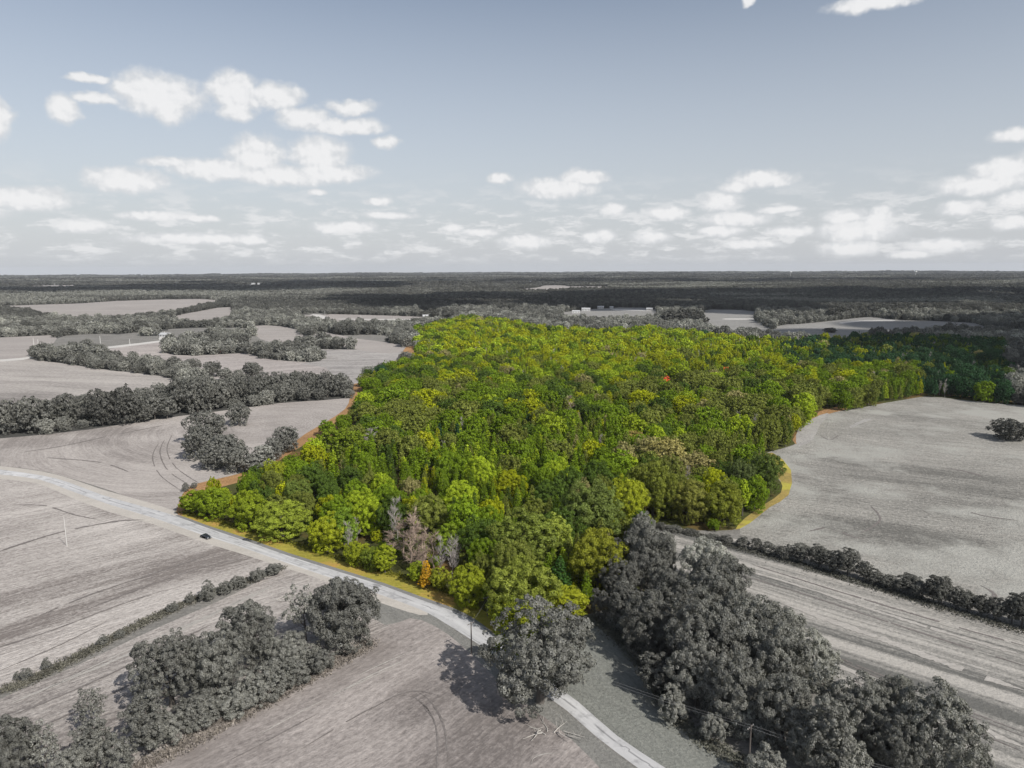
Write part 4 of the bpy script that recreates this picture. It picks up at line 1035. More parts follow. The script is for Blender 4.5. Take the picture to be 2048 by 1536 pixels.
# -- single and grouped trees around the right pastures
for (x, t, b, w, g_) in [(1375,617,652,60,.5),(1345,622,655,50,.5),(1398,628,658,40,.5),(1680,612,640,40,.45),(1665,615,642,30,.5),(1752,614,636,24,.45),(1795,618,640,26,.7),(1660,655,668,26,.6),(1368,645,664,14,1.8)]:
    hand(x, t, b, w, 'round', grey(g_), 'dark tree by the pasture beyond the woodland'); TREES[-1]['grp'] = 'trees by the pastures beyond the woodland'

# -- everything else: scattered by rule over the woods
HT = [(t['x'], t['y'], t['r']) for t in TREES]
class Hash:
    def __init__(s, cell): s.c = cell; s.d = {}
    def add(s, x, y, r): s.d.setdefault((int(x // s.c), int(y // s.c)), []).append((x, y, r))
    def ok(s, x, y, r, k):
        cx, cy = int(x // s.c), int(y // s.c)
        for i in (-1, 0, 1):
            for j in (-1, 0, 1):
                for (a, b, q) in s.d.get((cx + i, cy + j), ()):
                    if (a - x) ** 2 + (b - y) ** 2 < ((r + q) * k) ** 2: return False
        return True
def clearing(x, y):
    return (fbm(x / 110. + 3, y / 150. + 8, 2) > .66)
def blocked(x, y):
    """inside a field, lane or road"""
    m = np.zeros(len(x), bool)
    for W in POLYW:
        lo = W.min(0); hi = W.max(0)
        c = (x > lo[0]) & (x < hi[0]) & (y > lo[1]) & (y < hi[1])
        if c.any():
            idx = np.where(c)[0]; m[idx] |= inpoly(x[idx], y[idx], W)
    return m
ZONES = [[(1235,1170),(1330,1140),(1430,1190),(1530,1290),(1690,1430),(1900,1520),(1900,1640),(1560,1640),(1500,1500),(1420,1460),(1330,1380),(1262,1262)],
         [(310,1440),(420,1360),(560,1290),(680,1240),(715,1275),(560,1360),(420,1435),(300,1490)]]
def forest_candidates():
    # near and middle woods, uniform density
    n = 150000
    rr = np.sqrt(RNG.uniform(150 ** 2, 1750 ** 2, n)); az = np.radians(RNG.uniform(-43, 43, n))
    x, y = rr * np.sin(az), rr * np.cos(az)
    pj = project(np.column_stack([x, y, height(x, y)]))
    inF = inpoly(x, y, FORW)
    ok = inF | ((pj[:, 1] < 872) & (pj[:, 1] > 500))
    ok &= ~blocked(x, y)
    man = np.zeros(n, bool)
    for Z_ in ZONES: man |= inpoly(pj[:, 0], pj[:, 1], Z_)
    ok &= inF | ~clearing(x, y)
    ok |= man
    ok &= (pj[:, 0] > -260) & (pj[:, 0] < 2300)
    # small trees may not stand half a crown over the field edges
    return x[ok], y[ok], pj[ok], inF[ok], man[ok]
FX, FY, FP, FIN, FMANUAL = forest_candidates()
PAL = {'dark': (.080, .128, .020), 'mid': (.155, .232, .014), 'yg': (.315, .345, .012), 'olive': (.175, .202, .040), 'lime': (.30, .385, .024), 'tan': (.31, .285, .12), 'deep': (.035, .085, .036)}
def blob(px, py, cx, cy, rx, ry): return math.exp(-((px - cx) / rx) ** 2 - ((py - cy) / ry) ** 2)
def pick_green(px, py, x, y, rnd):
    n1 = float(vnoise(np.array(x / 45.), np.array(y / 45.))); n2 = float(vnoise(np.array(x / 20. + 9), np.array(y / 20. + 4)))
    w = {'dark': .25, 'mid': .55, 'yg': .22, 'olive': .35, 'lime': .10, 'tan': .05, 'deep': .02}
    b = blob(px, py, 1250, 700, 330, 38); w['yg'] += 2.2 * b; w['lime'] += .9 * b; w['olive'] *= 1 - .5 * b
    b = blob(px, py, 1050, 680, 260, 34); w['yg'] += 1.3 * b; w['lime'] += .9 * b
    b = blob(px, py, 650, 1060, 260, 60); w['yg'] += .9 * b; w['lime'] += .4 * b
    b = 0.0 if (px < 1842 and py > 728) or px < 1560 else blob(px, py, 1900, 740, 330, 95); w['deep'] += 8.0 * b; w['mid'] *= 1 - .5 * b; w['tan'] *= 1 - .7 * b; w['yg'] *= 1 - .8 * b; w['lime'] *= 1 - .95 * b; w['dark'] += 1.2 * b  # cloud shade over the right wing is put into these tree tints
    b = blob(px, py, 1480, 830, 250, 60); w['olive'] += 1.4 * b; w['yg'] *= 1 - .5 * b
    b = blob(px, py, 950, 840, 300, 50); w['olive'] += .7 * b
    b = blob(px, py, 1020, 920, 170, 60); w['mid'] += 2.5 * b; w['lime'] += .9 * b; w['olive'] *= 1 - .8 * b; w['dark'] *= 1 - .6 * b; w['tan'] *= 1 - b
    b = blob(px, py, 1380, 920, 120, 40); w['tan'] += .5 * b; w['olive'] += .6 * b
    b = blob(px, py, 720, 920, 150, 50); w['mid'] += .5 * b; w['dark'] += .3 * b
    if n1 > .6: w['olive'] *= 1.8
    if n1 < .35: w['mid'] *= 1.7
    if n2 > .72: w['tan'] *= 2.5; w['lime'] *= 1.8
    k = list(w); v = np.maximum(np.array([w[q] for q in k]), 0); v /= v.sum()
    key = k[int(np.searchsorted(np.cumsum(v), rnd))]
    return key
def scatter_woods():
    hs = Hash(20.0)
    for (a, b, r) in HT: hs.add(a, b, r * .86)
    rnd = RNG.random((len(FX), 6))
    nz = fbm(FX / 70., FY / 70., 2)
    out = []
    order = np.arange(len(FX))
    # first pass big crowns, then fill in small ones
    for ps in (0, 1, 2):
        for i in order:
            x, y, px, py, inF = FX[i], FY[i], FP[i, 0], FP[i, 1], FIN[i]
            q = rnd[i]
            if ps == 2 and not (inF and (py > 985 or (px < 780 and py > 850))): continue
            slender = inF and (nz[i] < .46) and q[0] < .9
            youngz = blob(px, py, 1060, 910, 200, 85) + blob(px, py, 760, 960, 170, 60) + blob(px, py, 1150, 700, 350, 40) + blob(px, py, 1650, 700, 200, 40)
            bigz = blob(px, py, 900, 830, 220, 50) + blob(px, py, 1500, 820, 250, 60)
            if youngz > .5 and inF: slender = q[0] < .93
            if bigz > .5: slender = q[0] < .12
            if ps == 2:
                r = 1.7 + 1.0 * q[2]; h = 3.5 + 3.5 * q[3]; kind = 'shrub'
            elif ps == 0:
                if slender or q[1] < .30: continue
                r = (6.0 + 5.5 * q[2]) if bigz > .4 else (5.0 + 4.0 * q[2] ** 1.3); kind = 'round'
                if not inF: r = 4.6 + 4.4 * q[2]
                h = r * 1.05 + 7.0 + 3 * q[3]
            else:
                if slender:
                    r = 2.0 + 1.1 * q[2]; kind = 'slender'; h = 10.5 + 4.5 * q[3]
                else:
                    r = 3.0 + 2.4 * q[2]; kind = 'tall' if q[4] < .5 else 'round'; h = 9 + 5 * q[3]
                    if inF and q[4] > .88: kind = 'pine'; h += 2
                if q[4] < .025 and inF: kind = 'pale'; r = 2.4
            if not inF and FMANUAL[i] == 0: h *= .58 + .48 * ((q[5] * 53) % 1)
            if not hs.ok(x, y, r, .62 if ps == 2 else (.76 if inF else .84)): continue
            hs.add(x, y, r); out.append((x, y, r, h, kind, px, py, inF, q[5]))
    return out
WOODS = scatter_woods()
print('woods', len(WOODS))
for (x, y, r, h, kind, px, py, inF, q) in WOODS:
    z = float(height(x, y))
    cp = project(np.array([x, y, z + h * .62]))[0]
    green = bool(inpoly(np.array([cp[0]]), np.array([cp[1]]), PLOT)[0])
    if green:
        key = pick_green(cp[0], cp[1], x, y, q)
        c = np.array(PAL[key]) * (0.86 + .3 * ((q * 37) % 1))
    else:
        key = 'grey'
        n = float(vnoise(np.array(x / 60.), np.array(y / 60.)))
        k = .52 + .9 * n + 1.0 * ((q * 31) % 1) ** 3
        if py < 640: k *= .9
        c = np.array(grey(k))
    TREES.append(dict(x=x, y=y, r=r, h=h, kind=kind, tint=tuple(c), key=key, hand=False, px=cp[0], py=cp[1], dist=cp[2], green=green))

# far woods: clumps growing with distance, log-spaced
def far_woods():
    n = 150000
    lo, hi = math.log(1740), math.log(16300)
    rr = np.exp(RNG.uniform(lo, hi, n)); az = np.radians(RNG.uniform(-42, 42, n))
    x, y = rr * np.sin(az), rr * np.cos(az)
    keep = ~blocked(x, y)
    x, y, rr = x[keep], y[keep], rr[keep]
    r = np.interp(rr, [1700, 3000, 6000, 16000], [5.2, 6.5, 11, 24]) * RNG.uniform(.7, 1.3, len(rr))
    cell = np.maximum(rr, 1)
    # simple thinning on a log-polar grid
    k = .0066
    gi = np.floor(np.log(rr) / k).astype(int); gj = np.floor(np.arctan2(x, y) / k * 1.35).astype(int)
    key = gi * 100003 + gj
    _, u = np.unique(key, return_index=True)
    return x[u], y[u], r[u], rr[u]
FWX, FWY, FWR, FWD = far_woods()
print('far', len(FWX))

# ------------------------------------------------------------------ placing trees: the largest as things, the rest as woodland
KINDN = {'round': 'broadleaf_tree', 'spread': 'broadleaf_tree', 'tall': 'broadleaf_tree', 'slender': 'slender_tree', 'pine': 'pine_tree', 'shrub': 'shrub', 'sparse': 'thin_tree', 'dead': 'bare_tree', 'pale': 'bare_tree'}
for t in TREES:
    z = float(height(t['x'], t['y'])); t['z'] = z
    cp = project(np.array([t['x'], t['y'], z + t['h'] * .6]))[0]
    t['px'], t['py'], t['dist'] = cp
    t['size'] = t['h'] * t['r'] / cp[2] ** 2 if -60 < cp[0] < 2108 and cp[1] < 1620 else 0
    t['n'] = KINDN[t['kind']]
for nm in set(KINDN.values()):
    L_ = sorted([t for t in TREES if t['n'] == nm], key=lambda t: (-t['hand'], -t['size']))
    for i, t in enumerate(L_): t['indiv'] = (i < 300 and t['size'] > 0) 
def lod_of(d): return 0 if d < 330 else (1 if d < 760 else (2 if d < 2200 else 3))
COLN = {'dark': 'dark green', 'mid': 'mid green', 'yg': 'yellow green', 'olive': 'olive green', 'lime': 'light lime green', 'tan': 'tan brown', 'deep': 'deep bluish green', 'grey': 'grey'}
SHN = {'round': ('round-crowned', 'tree'), 'tall': ('bushy', 'tree'), 'slender': ('slender pointed', 'tree'), 'pine': ('pine', 'tree'), 'pale': ('leafless pale', 'tree'), 'shrub': ('low bushy', 'tree')}
def region(px, py, green):
    if green:
        d = 'in the front of the coloured woodland' if py > 985 else ('in the lower middle of the coloured woodland' if py > 880 else ('in the centre of the coloured woodland' if py > 790 else 'in the rear of the coloured woodland'))
        s = ', left part' if px < 760 else (', right part' if px > 1330 else ', middle part')
        return d + s
    if py > 900: return 'in the right foreground tree group' if px > 1000 else 'in the lower left tree row'
    if px < 900: return 'among the left middle trees' if py > 640 else 'in the far left trees'
    return 'behind the right part of the woodland' if px > 1500 else 'behind the coloured woodland'
PLOTW = None
def plot_world(z):
    d = pxray(*np.array(PLOT, float).T); k = (z - CAMH) / d[:, 2]
    return (d * k[:, None])[:, :2]
STUFF = []
n_ind = 0
for t in TREES:
    lod = lod_of(t['dist'])
    kind = t['kind']; kh, kr = KDIM[kind]
    rz = random.uniform(0, 6.28)
    sx = t['r'] / kr; sz = t['h'] / kh
    if not t.get('indiv'):
        if kind in ('shrub', 'sparse', 'spread'): kind = 'round'; kh, kr = KDIM[kind]; sx = t['r'] / kr; sz = t['h'] / kh
        STUFF.append((t['x'], t['y'], t['z'] - .2, sx, sz, rz, kind, max(lod, 1), t['tint'])); continue
    n_ind += 1
    root = empty(t['n'], (t['x'], t['y'], t['z'] - .15), rz, (sx, sx, sz))
    if kind in BARE:
        cm, tm, _ = random.choice(BARE[kind]); o = link('branches', cm, root); link('trunk', tm, root)
    else:
        cm, tm, _ = random.choice(PROTO[(kind, min(lod, 2))])
        if t.get('split'):
            # a crown that straddles the boundary: its leaves outside the plot are drained of colour
            cm = cm.copy(); cm.materials.append(M_LEAF2)
            co = np.zeros(len(cm.vertices) * 3, np.float32); cm.vertices.foreach_get('co', co); co = co.reshape(-1, 4, 3).mean(1)
            x = (co[:, 0] * math.cos(rz) - co[:, 1] * math.sin(rz)) * sx + t['x']; y = (co[:, 0] * math.sin(rz) + co[:, 1] * math.cos(rz)) * sx + t['y']
            ins = inpoly(x, y, plot_world(t['z'] + t['h'] * .72))
            gt = t['tint']; g2 = t['tint2']
            if g2 is None: tin, tout = gt, grey(.75)
            else: tin, tout = g2, gt
            cm.polygons.foreach_set('material_index', np.where(ins, 0, 1).astype(np.int32)); cm.update()
            t['tint'] = tin; t['tout'] = tout
        o = link('crown', cm, root); link('trunk', tm, root)
        o['tint'] = [float(v) for v in t['tint']]
        if t.get('tout'): o['tint_outer'] = [float(v) for v in t['tout']]
    if t['hand']:
        lab = t['label']; grp = t.get('grp') or {'bush': 'bushes around the fields', 'shrub': 'shrubs along the ditch', 'dead tree': 'dead trees'}.get(t['cat'], 'trees around the fields and the woodland')
        tag(root, lab, t['cat'], grp)
    else:
        sh = SHN[kind]; cname = '' if kind == 'pale' else COLN[t['key']] + ' '
        rg = region(t['px'], t['py'], t['green'])
        tag(root, '%s %s%s %s' % (sh[0], cname, 'tree', rg), 'tree', '%s %strees %s' % (sh[0], cname, rg))
print('individual trees', n_ind, 'stuff', len(STUFF))

# prototypes live in a collection that is not linked to the scene
def gn_group(coll, name):
    ng = bpy.data.node_groups.new(name, 'GeometryNodeTree')
    ng.interface.new_socket('Geometry', in_out='INPUT', socket_type='NodeSocketGeometry')
    ng.interface.new_socket('Geometry', in_out='OUTPUT', socket_type='NodeSocketGeometry')
    N = ng.nodes; L = ng.links
    gi = N.new('NodeGroupInput'); go = N.new('NodeGroupOutput')
    ip = N.new('GeometryNodeInstanceOnPoints'); ci = N.new('GeometryNodeCollectionInfo')
    ci.inputs['Collection'].default_value = coll; ci.inputs['Separate Children'].default_value = True; ci.inputs['Reset Children'].default_value = True
    mp = N.new('GeometryNodeMeshToPoints'); L.new(gi.outputs[0], mp.inputs['Mesh'])
    L.new(mp.outputs[0], ip.inputs['Points']); L.new(ci.outputs[0], ip.inputs['Instance']); ip.inputs['Pick Instance'].default_value = True
    def attr(nm, ty):
        a = N.new('GeometryNodeInputNamedAttribute'); a.data_type = ty; a.inputs['Name'].default_value = nm
        return [o for o in a.outputs if o.enabled and o.name == 'Attribute'][0]
    L.new(attr('pick', 'INT'), ip.inputs['Instance Index'])
    L.new(attr('rot', 'FLOAT_VECTOR'), ip.inputs['Rotation'])
    L.new(attr('scl', 'FLOAT_VECTOR'), ip.inputs['Scale'])
    L.new(ip.outputs[0], go.inputs[0])
    return ng
pc = bpy.data.collections.new('woodland_sources')
PIDX = {}
def add_proto(key, me):
    o = bpy.data.objects.new('source_%03d' % len(pc.objects), me); pc.objects.link(o); PIDX.setdefault(key, []).append(len(pc.objects) - 1)
for (kind, lod), lst in PROTO.items():
    if lod == 0 or lst is None or kind in ('spread', 'shrub', 'sparse'): continue
    for (_, _, jm) in lst:
        if jm is not None: add_proto((kind, lod), jm)
for lod in (1, 2, 3):
    for (_, _, w_) in BARE['pale']: add_proto(('pale', lod), w_)
NG = gn_group(pc, 'scatter_trees')
def stuff_object(name, items, label):
    n = len(items)
    me = bpy.data.meshes.new(name)
    P = np.array([(i[0], i[1], i[2]) for i in items], np.float32)
    me.vertices.add(n); me.vertices.foreach_set('co', P.ravel())
    a = me.attributes.new('pick', 'INT', 'POINT'); a.data.foreach_set('value', np.array([random.choice(PIDX[(i[6], i[7])]) for i in items], np.int32))
    a = me.attributes.new('rot', 'FLOAT_VECTOR', 'POINT'); a.data.foreach_set('vector', np.array([(0, 0, i[5]) for i in items], np.float32).ravel())
    a = me.attributes.new('scl', 'FLOAT_VECTOR', 'POINT'); a.data.foreach_set('vector', np.array([(i[3], i[3], i[4]) for i in items], np.float32).ravel())
    a = me.attributes.new('tint', 'FLOAT_COLOR', 'POINT'); a.data.foreach_set('color', np.array([(*i[8], 1.0) for i in items], np.float32).ravel())
    me.update()
    o = link(name, me); tag(o, label, 'woodland', kind='stuff')
    md = o.modifiers.new('scatter', 'NODES'); md.node_group = NG
    return o
grn = [s for s in STUFF if s[8][2] < .6 * s[8][1]]
gry = [s for s in STUFF if s[8][2] >= .6 * s[8][1]]
stuff_object('woodland', grn, 'dense green woodland filling the highlighted plot')
stuff_object('woodland', gry, 'grey woods behind and beside the fields')
far = []
lum = fbm(FWX / 900., FWY / 500., 3)
for i in range(len(FWX)):
    d = FWD[i]; lod = 2 if d < 2200 else 3
    r = FWR[i]; h = 10.5 + 4 * RNG.random() + r * .12
    k = .12 + .75 * lum[i] + .5 * RNG.random() ** 2 + (.5 if lum[i] > .66 else 0)
    kind = 'round' if RNG.random() < .8 else 'tall'; kh, kr = KDIM[kind]
    far.append((FWX[i], FWY[i], float(height(FWX[i], FWY[i])) - .5, r / kr, h / kh, RNG.uniform(0, 6.28), kind, lod, grey(k)))
stuff_object('distant_woodland', far, 'grey woods running to the horizon')

# ------------------------------------------------------------------ ditch grass and rough tufts (nobody could count it)
def tufts(name, line, n, spread, hgt, tint, label):
    rng = np.random.default_rng(5)
    P = at(*smooth(line, 4, False).T)[:, :2]
    s = np.r_[0, np.cumsum(np.linalg.norm(np.diff(P, axis=0), axis=1))]; t = rng.uniform(0, s[-1], n)
    x = np.interp(t, s, P[:, 0]) + rng.normal(0, spread, n); y = np.interp(t, s, P[:, 1]) + rng.normal(0, spread, n)
    hh = hgt * (.3 + .9 * fbm(t / 12., t * 0, 2)) * rng.uniform(.5, 1.3, n)
    pos = np.column_stack([x, y, height(x, y) + hh * .4])
    nr = rand_dirs(n, rng); nr[:, 2] = abs(nr[:, 2]) * .8 + .2; nr /= np.linalg.norm(nr, axis=1, keepdims=True)
    V, Fq = leaf_quads(pos, nr, .34, rng, .4)
    o = link(name, npmesh(name, V, Fq, (M_LEAF,))); o['tint'] = [float(v) for v in tint]
    tag(o, label, 'grass', kind='stuff'); return o
tufts('ditch_grass', [(0,1382),(60,1362),(150,1318),(230,1275),(330,1226),(410,1192),(470,1172),(520,1152),(560,1136)], 9000, 1.1, 1.3, (.15, .145, .125), 'rough grass and weeds growing along the ditch')
tufts('hedge_grass', [(1300,1052),(1390,1070),(1480,1098),(1600,1130),(1750,1176),(1900,1222),(2048,1264)], 6000, 1.4, 1.6, (.10, .10, .09), 'rough undergrowth along the hedge between the right fields')
tufts('edge_grass', [(230,1560),(330,1512),(440,1452),(560,1388),(690,1316),(740,1285)], 9000, 1.2, 1.0, (.24, .215, .20), 'dry grass fringe below the lower left tree row')
tufts('edge_grass', [(1200,1245),(1290,1330),(1340,1420),(1420,1490),(1500,1535),(1600,1600)], 7000, 1.3, 1.2, (.15, .15, .13), 'weedy fringe along the right tree group')
tufts('edge_grass', [(365,1024),(440,1044),(540,1072),(640,1104),(760,1142),(860,1170),(950,1214)], 5000, 1.0, 1.0, (.16, .16, .02), 'weedy fringe along the roadside edge of the woodland')

# ------------------------------------------------------------------ fallen branches
M_DRY = simple_material('dry_wood', (.42, .40, .37), .9, nscale=2, namt=.2)
def branches(px, py, n, L0, label, seed):
    rng = np.random.default_rng(seed); b = at1(px, py); root = empty('fallen_branches', b)
    for i in range(n):
        mb = MB(); t = rng.uniform(0, 6.28); p = np.array([rng.normal() * L0 * .35, rng.normal() * L0 * .2, .15]); d = np.array([math.cos(t), math.sin(t), rng.uniform(.05, .5)]); pp = [p]
        for k in range(4):
            d = d + rng.uniform(-.4, .4, 3); d[2] *= .5; pp.append(pp[-1] + d / np.linalg.norm(d) * L0 * .28)
            pp[-1][2] = max(pp[-1][2], .1)
        mb.tube(pp, [.13, .11, .09, .06, .03], 5)
        for k in (1, 2, 3):
            e = pp[k]; dd = rng.normal(size=3); dd[2] = abs(dd[2]); mb.tube([e, e + dd * .6, e + dd * 1.1], [.05, .04, .015], 4)
        mb.build('branch', M_DRY, root)
    tag(root, label, 'dead branches')
branches(425, 1432, 9, 5.0, 'pale fallen branches at the foot of the lower left tree row', 1)
branches(1102, 1462, 8, 4.5, 'pale fallen branches under the large grey tree beside the road', 2)
branches(585, 1200, 3, 5.0, 'thin bare branch lying left of the see-through tree', 3)

# ------------------------------------------------------------------ utility poles and wires
M_POLE = simple_material('pole_wood', (.12, .105, .095), .9, nscale=1, namt=.3)
M_POLEW = simple_material('pole_pale', (.6, .6, .58), .7)
M_WIRE = simple_material('wire', (.22, .22, .22), .5)
def pole(px, base, top, label, mat=M_POLE, arm=True, wid=None, rz=.7, grp='utility poles along the roads', r=None):
    b = at1(px, base); h = solve_height(px, top, b); root = empty('utility_pole', b, rz)
    rr = r or .17
    MB().tube([(0, 0, -.5), (0, 0, h * .5), (0, 0, h)], [rr * 1.15, rr, rr * .75], 8).build('post', mat, root)
    if arm:
        MB().box((0, .12, h - .6), (2.4, .12, .14)).build('crossarm', mat, root)
        for s in (-1.05, -.4, .4, 1.05): MB().cyl((s, .12, h - .45), .06, .22, 6).build('insulator', M_POLEW, root)
    else:
        MB().cyl((0, 0, h + .08), rr * .9, .16, 8).build('cap', mat, root)
    tag(root, label, 'utility pole', grp)
    return b, h
p1 = pole(943, 1308, 1243, 'dark wooden utility pole beside the road bend left of the large grey tree', rz=.75)
p2 = pole(1498, 1528, 1450, 'grey wooden utility pole before the bushes at bottom right', rz=.75)
p0 = pole(975, 1232, 1192, 'utility pole half hidden by the trees at the road corner', rz=.5)
pole(134, 1092, 1035, 'thin white pole standing alone in the left stubble field', M_POLEW, False, grp='single white pole', r=.09)
for (x, b, t, l) in [(68,692,676,'pale pole left of a pair at the far left field edge'),(77,694,679,'pale pole right of a pair at the far left field edge'),
    (201,688,672,'pale pole before the trees by the left lane'),(260,691,678,'pale pole beside the left lane'),
    (233,662,650,'left pole of the pale two-pole frame in the left trees'),(239,663,651,'right pole of the pale two-pole frame in the left trees'),
    (340,652,639,'left pole of the second pale frame in the left trees'),(346,652,640,'right pole of the second pale frame in the left trees'),
    (517,628,618,'pale pole beside the white far lane, left'),(578,624,611,'pale pole among far trees left of the white bend'),(618,618,608,'tall thin pole beyond the white bend'),(650,632,622,'pale pole by the white gravel bend'),
    (722,639,631,'pale pole at the far road, left of the white barn'),(788,641,634,'pale pole at the far road, next to the white barn')]:
    pole(x, b, t, l, M_POLEW, False, grp='distant pale poles', r=.28)
def wire(a, b, sag, label):
    a = np.array(a); b = np.array(b); pts = [a + (b - a) * t - np.array([0, 0, sag * 4 * t * (1 - t)]) for t in np.linspace(0, 1, 13)]
    o = MB().tube(pts, .022, 4).build('power_line', M_WIRE); tag(o, label, 'power line', 'wires between the roadside poles')
def ptop(p, dx=0): return (p[0][0] + dx, p[0][1], p[0][2] + p[1] - .3)
wire(ptop(p1, -.9), ptop(p2, -.9), 1.8, 'left wire between the road bend pole and the bottom right pole')
wire(ptop(p1, .9), ptop(p2, .9), 1.8, 'right wire between the road bend pole and the bottom right pole')
wire(ptop(p0, 0), ptop(p1, 0), .6, 'short wire from the hidden corner pole to the road bend pole')
e = at1(2100, 1700); 
wire(ptop(p2, -.9), (e[0], e[1], e[2] + 9), 1.6, 'left wire leaving the bottom right pole towards the lower border')
wire(ptop(p2, .9), (e[0] + 1.8, e[1], e[2] + 9), 1.6, 'right wire leaving the bottom right pole towards the lower border')

# ------------------------------------------------------------------ car
def car():
    a = at1(412, 1076); q = at([380, 450], [1066, 1089.5]); d = q[1] - q[0]; rz = math.atan2(d[1], d[0])
    root = empty('parked_car', (a[0], a[1], a[2] + .02), rz)
    paint = simple_material('dark_paint', (.022, .026, .034), .25, spec=.6); paint.node_tree.nodes['Principled BSDF'].inputs['Coat Weight'].default_value = .6
    glass = simple_material('dark_glass', (.01, .012, .016), .08, spec=.8); rub = simple_material('rubber', (.02, .02, .02), .9); lamp = simple_material('lamp_glass', (.75, .77, .8), .15); red = simple_material('tail_glass', (.3, .02, .02), .3); rim = simple_material('rim_metal', (.4, .4, .42), .35, .8)
    # body: hull profile lofted across the width with rounded sides
    prof = [(-2.3, .35), (-2.33, .78), (-2.15, .98), (-1.6, 1.02), (.95, .98), (1.6, .90), (2.15, .76), (2.32, .58), (2.3, .32)]
    mb = MB(); n = len(prof); ys = [(-.92, .0), (-.92, 1.0)]
    for y, k in ((-.88, .93), (-.93, 1.0), (-.80, 1.0), (.80, 1.0), (.93, 1.0), (.88, .93)):
        for (x, z) in prof:
            zz = z if abs(y) < .85 else (z - .06 if z > .6 else z)
            mb.v.append((x * (k if abs(y) > .87 else 1), y, zz))
    for s in range(5):
        for k in range(n): a_, b_ = s * n + k, s * n + (k + 1) % n; mb.f.append((a_, b_, b_ + n, a_ + n))
    mb.f.append(tuple(range(n))); mb.f.append(tuple(5 * n + k for k in reversed(range(n))))
    mb.build('body', paint, root, True)
    cab = MB(); i = 0
    low = [(-1.75, .80, 1.0), (1.0, .82, .97), (1.0, -.82, .97), (-1.75, -.80, 1.0)]; top = [(-1.05, .60, 1.45), (.15, .62, 1.46), (.15, -.62, 1.46), (-1.05, -.60, 1.45)]
    cab.v = low + top; cab.f = [(0, 1, 5, 4), (1, 2, 6, 5), (2, 3, 7, 6), (3, 0, 4, 7)]
    cab.build('windows', glass, root)
    MB().box((-.45, 0, 1.475), (1.26, 1.26, .05), taper=.94).build('roof', paint, root)
    for x in (-1.4, 1.42):
        for y in (-.84, .84):
            w = MB().cyl((x, y, .33), .33, .22, 16, 'y').build('wheel', rub, root); MB().cyl((x, y * 1.01, .33), .2, .235, 12, 'y').build('rim', rim, w)
    for y in (-.62, .62):
        MB().box((2.24, y, .66), (.16, .38, .16), taper=.8).build('headlight', lamp, root)
        MB().box((-2.31, y, .76), (.06, .4, .14)).build('tail_light', red, root)
    for y in (-1.0, 1.0): MB().box((.75, y, 1.02), (.16, .18, .12)).build('mirror', paint, root)
    MB().box((2.3, 0, .5), (.06, 1.0, .16)).build('grille', rub, root)
    tag(root, 'dark blue black car driving on the pale country road', 'car')
car()

# ------------------------------------------------------------------ combine harvester
def combine():
    a = at1(447, 706); root = empty('combine_harvester', a, .15)
    red = simple_material('harvester_red', (.38, .05, .045), .5); dk = simple_material('harvester_dark', (.04, .04, .04), .7); gl = simple_material('cab_glass', (.03, .04, .05), .1); wh = simple_material('harvester_hub', (.6, .55, .5), .5)
    MB().prism([(-4, 1.3), (-4.2, 3.0), (-3.2, 4.1), (1.2, 4.2), (1.8, 3.6), (1.9, 1.4)], -1.5, 1.5).build('body', red, root)
    MB().box((-1, 0, 4.5), (3.0, 2.4, .6), taper=1.15).build('grain_tank', red, root)
    MB().box((2.6, 0, 3.2), (1.6, 1.9, 1.8), taper=.85).build('cab', gl, root)
    MB().prism([(2.2, 1.6), (2.6, 2.2), (4.8, 1.0), (4.6, .5)], -.7, .7).build('feeder', red, root)
    h = MB().box((5.3, 0, .75), (1.3, 7.0, .9)).build('header', dk, root); MB().cyl((5.8, 0, 1.2), .55, 6.8, 10, 'y').build('reel', dk, h)
    for x, r in ((1.4, 1.0), (-3.0, .65)):
        for y in (-1.8, 1.8):
            w = MB().cyl((x, y, r), r, .6, 16, 'y').build('wheel', dk, root); MB().cyl((x, y * 1.02, r), r * .45, .62, 12, 'y').build('hub', wh, w)
    MB().tube([(-2, 1.6, 3.9), (-4.6, 1.9, 4.2)], .2, 8).build('unloading_pipe', red, root)
    tag(root, 'red combine harvester at the edge of the striped left field', 'combine harvester')
combine()

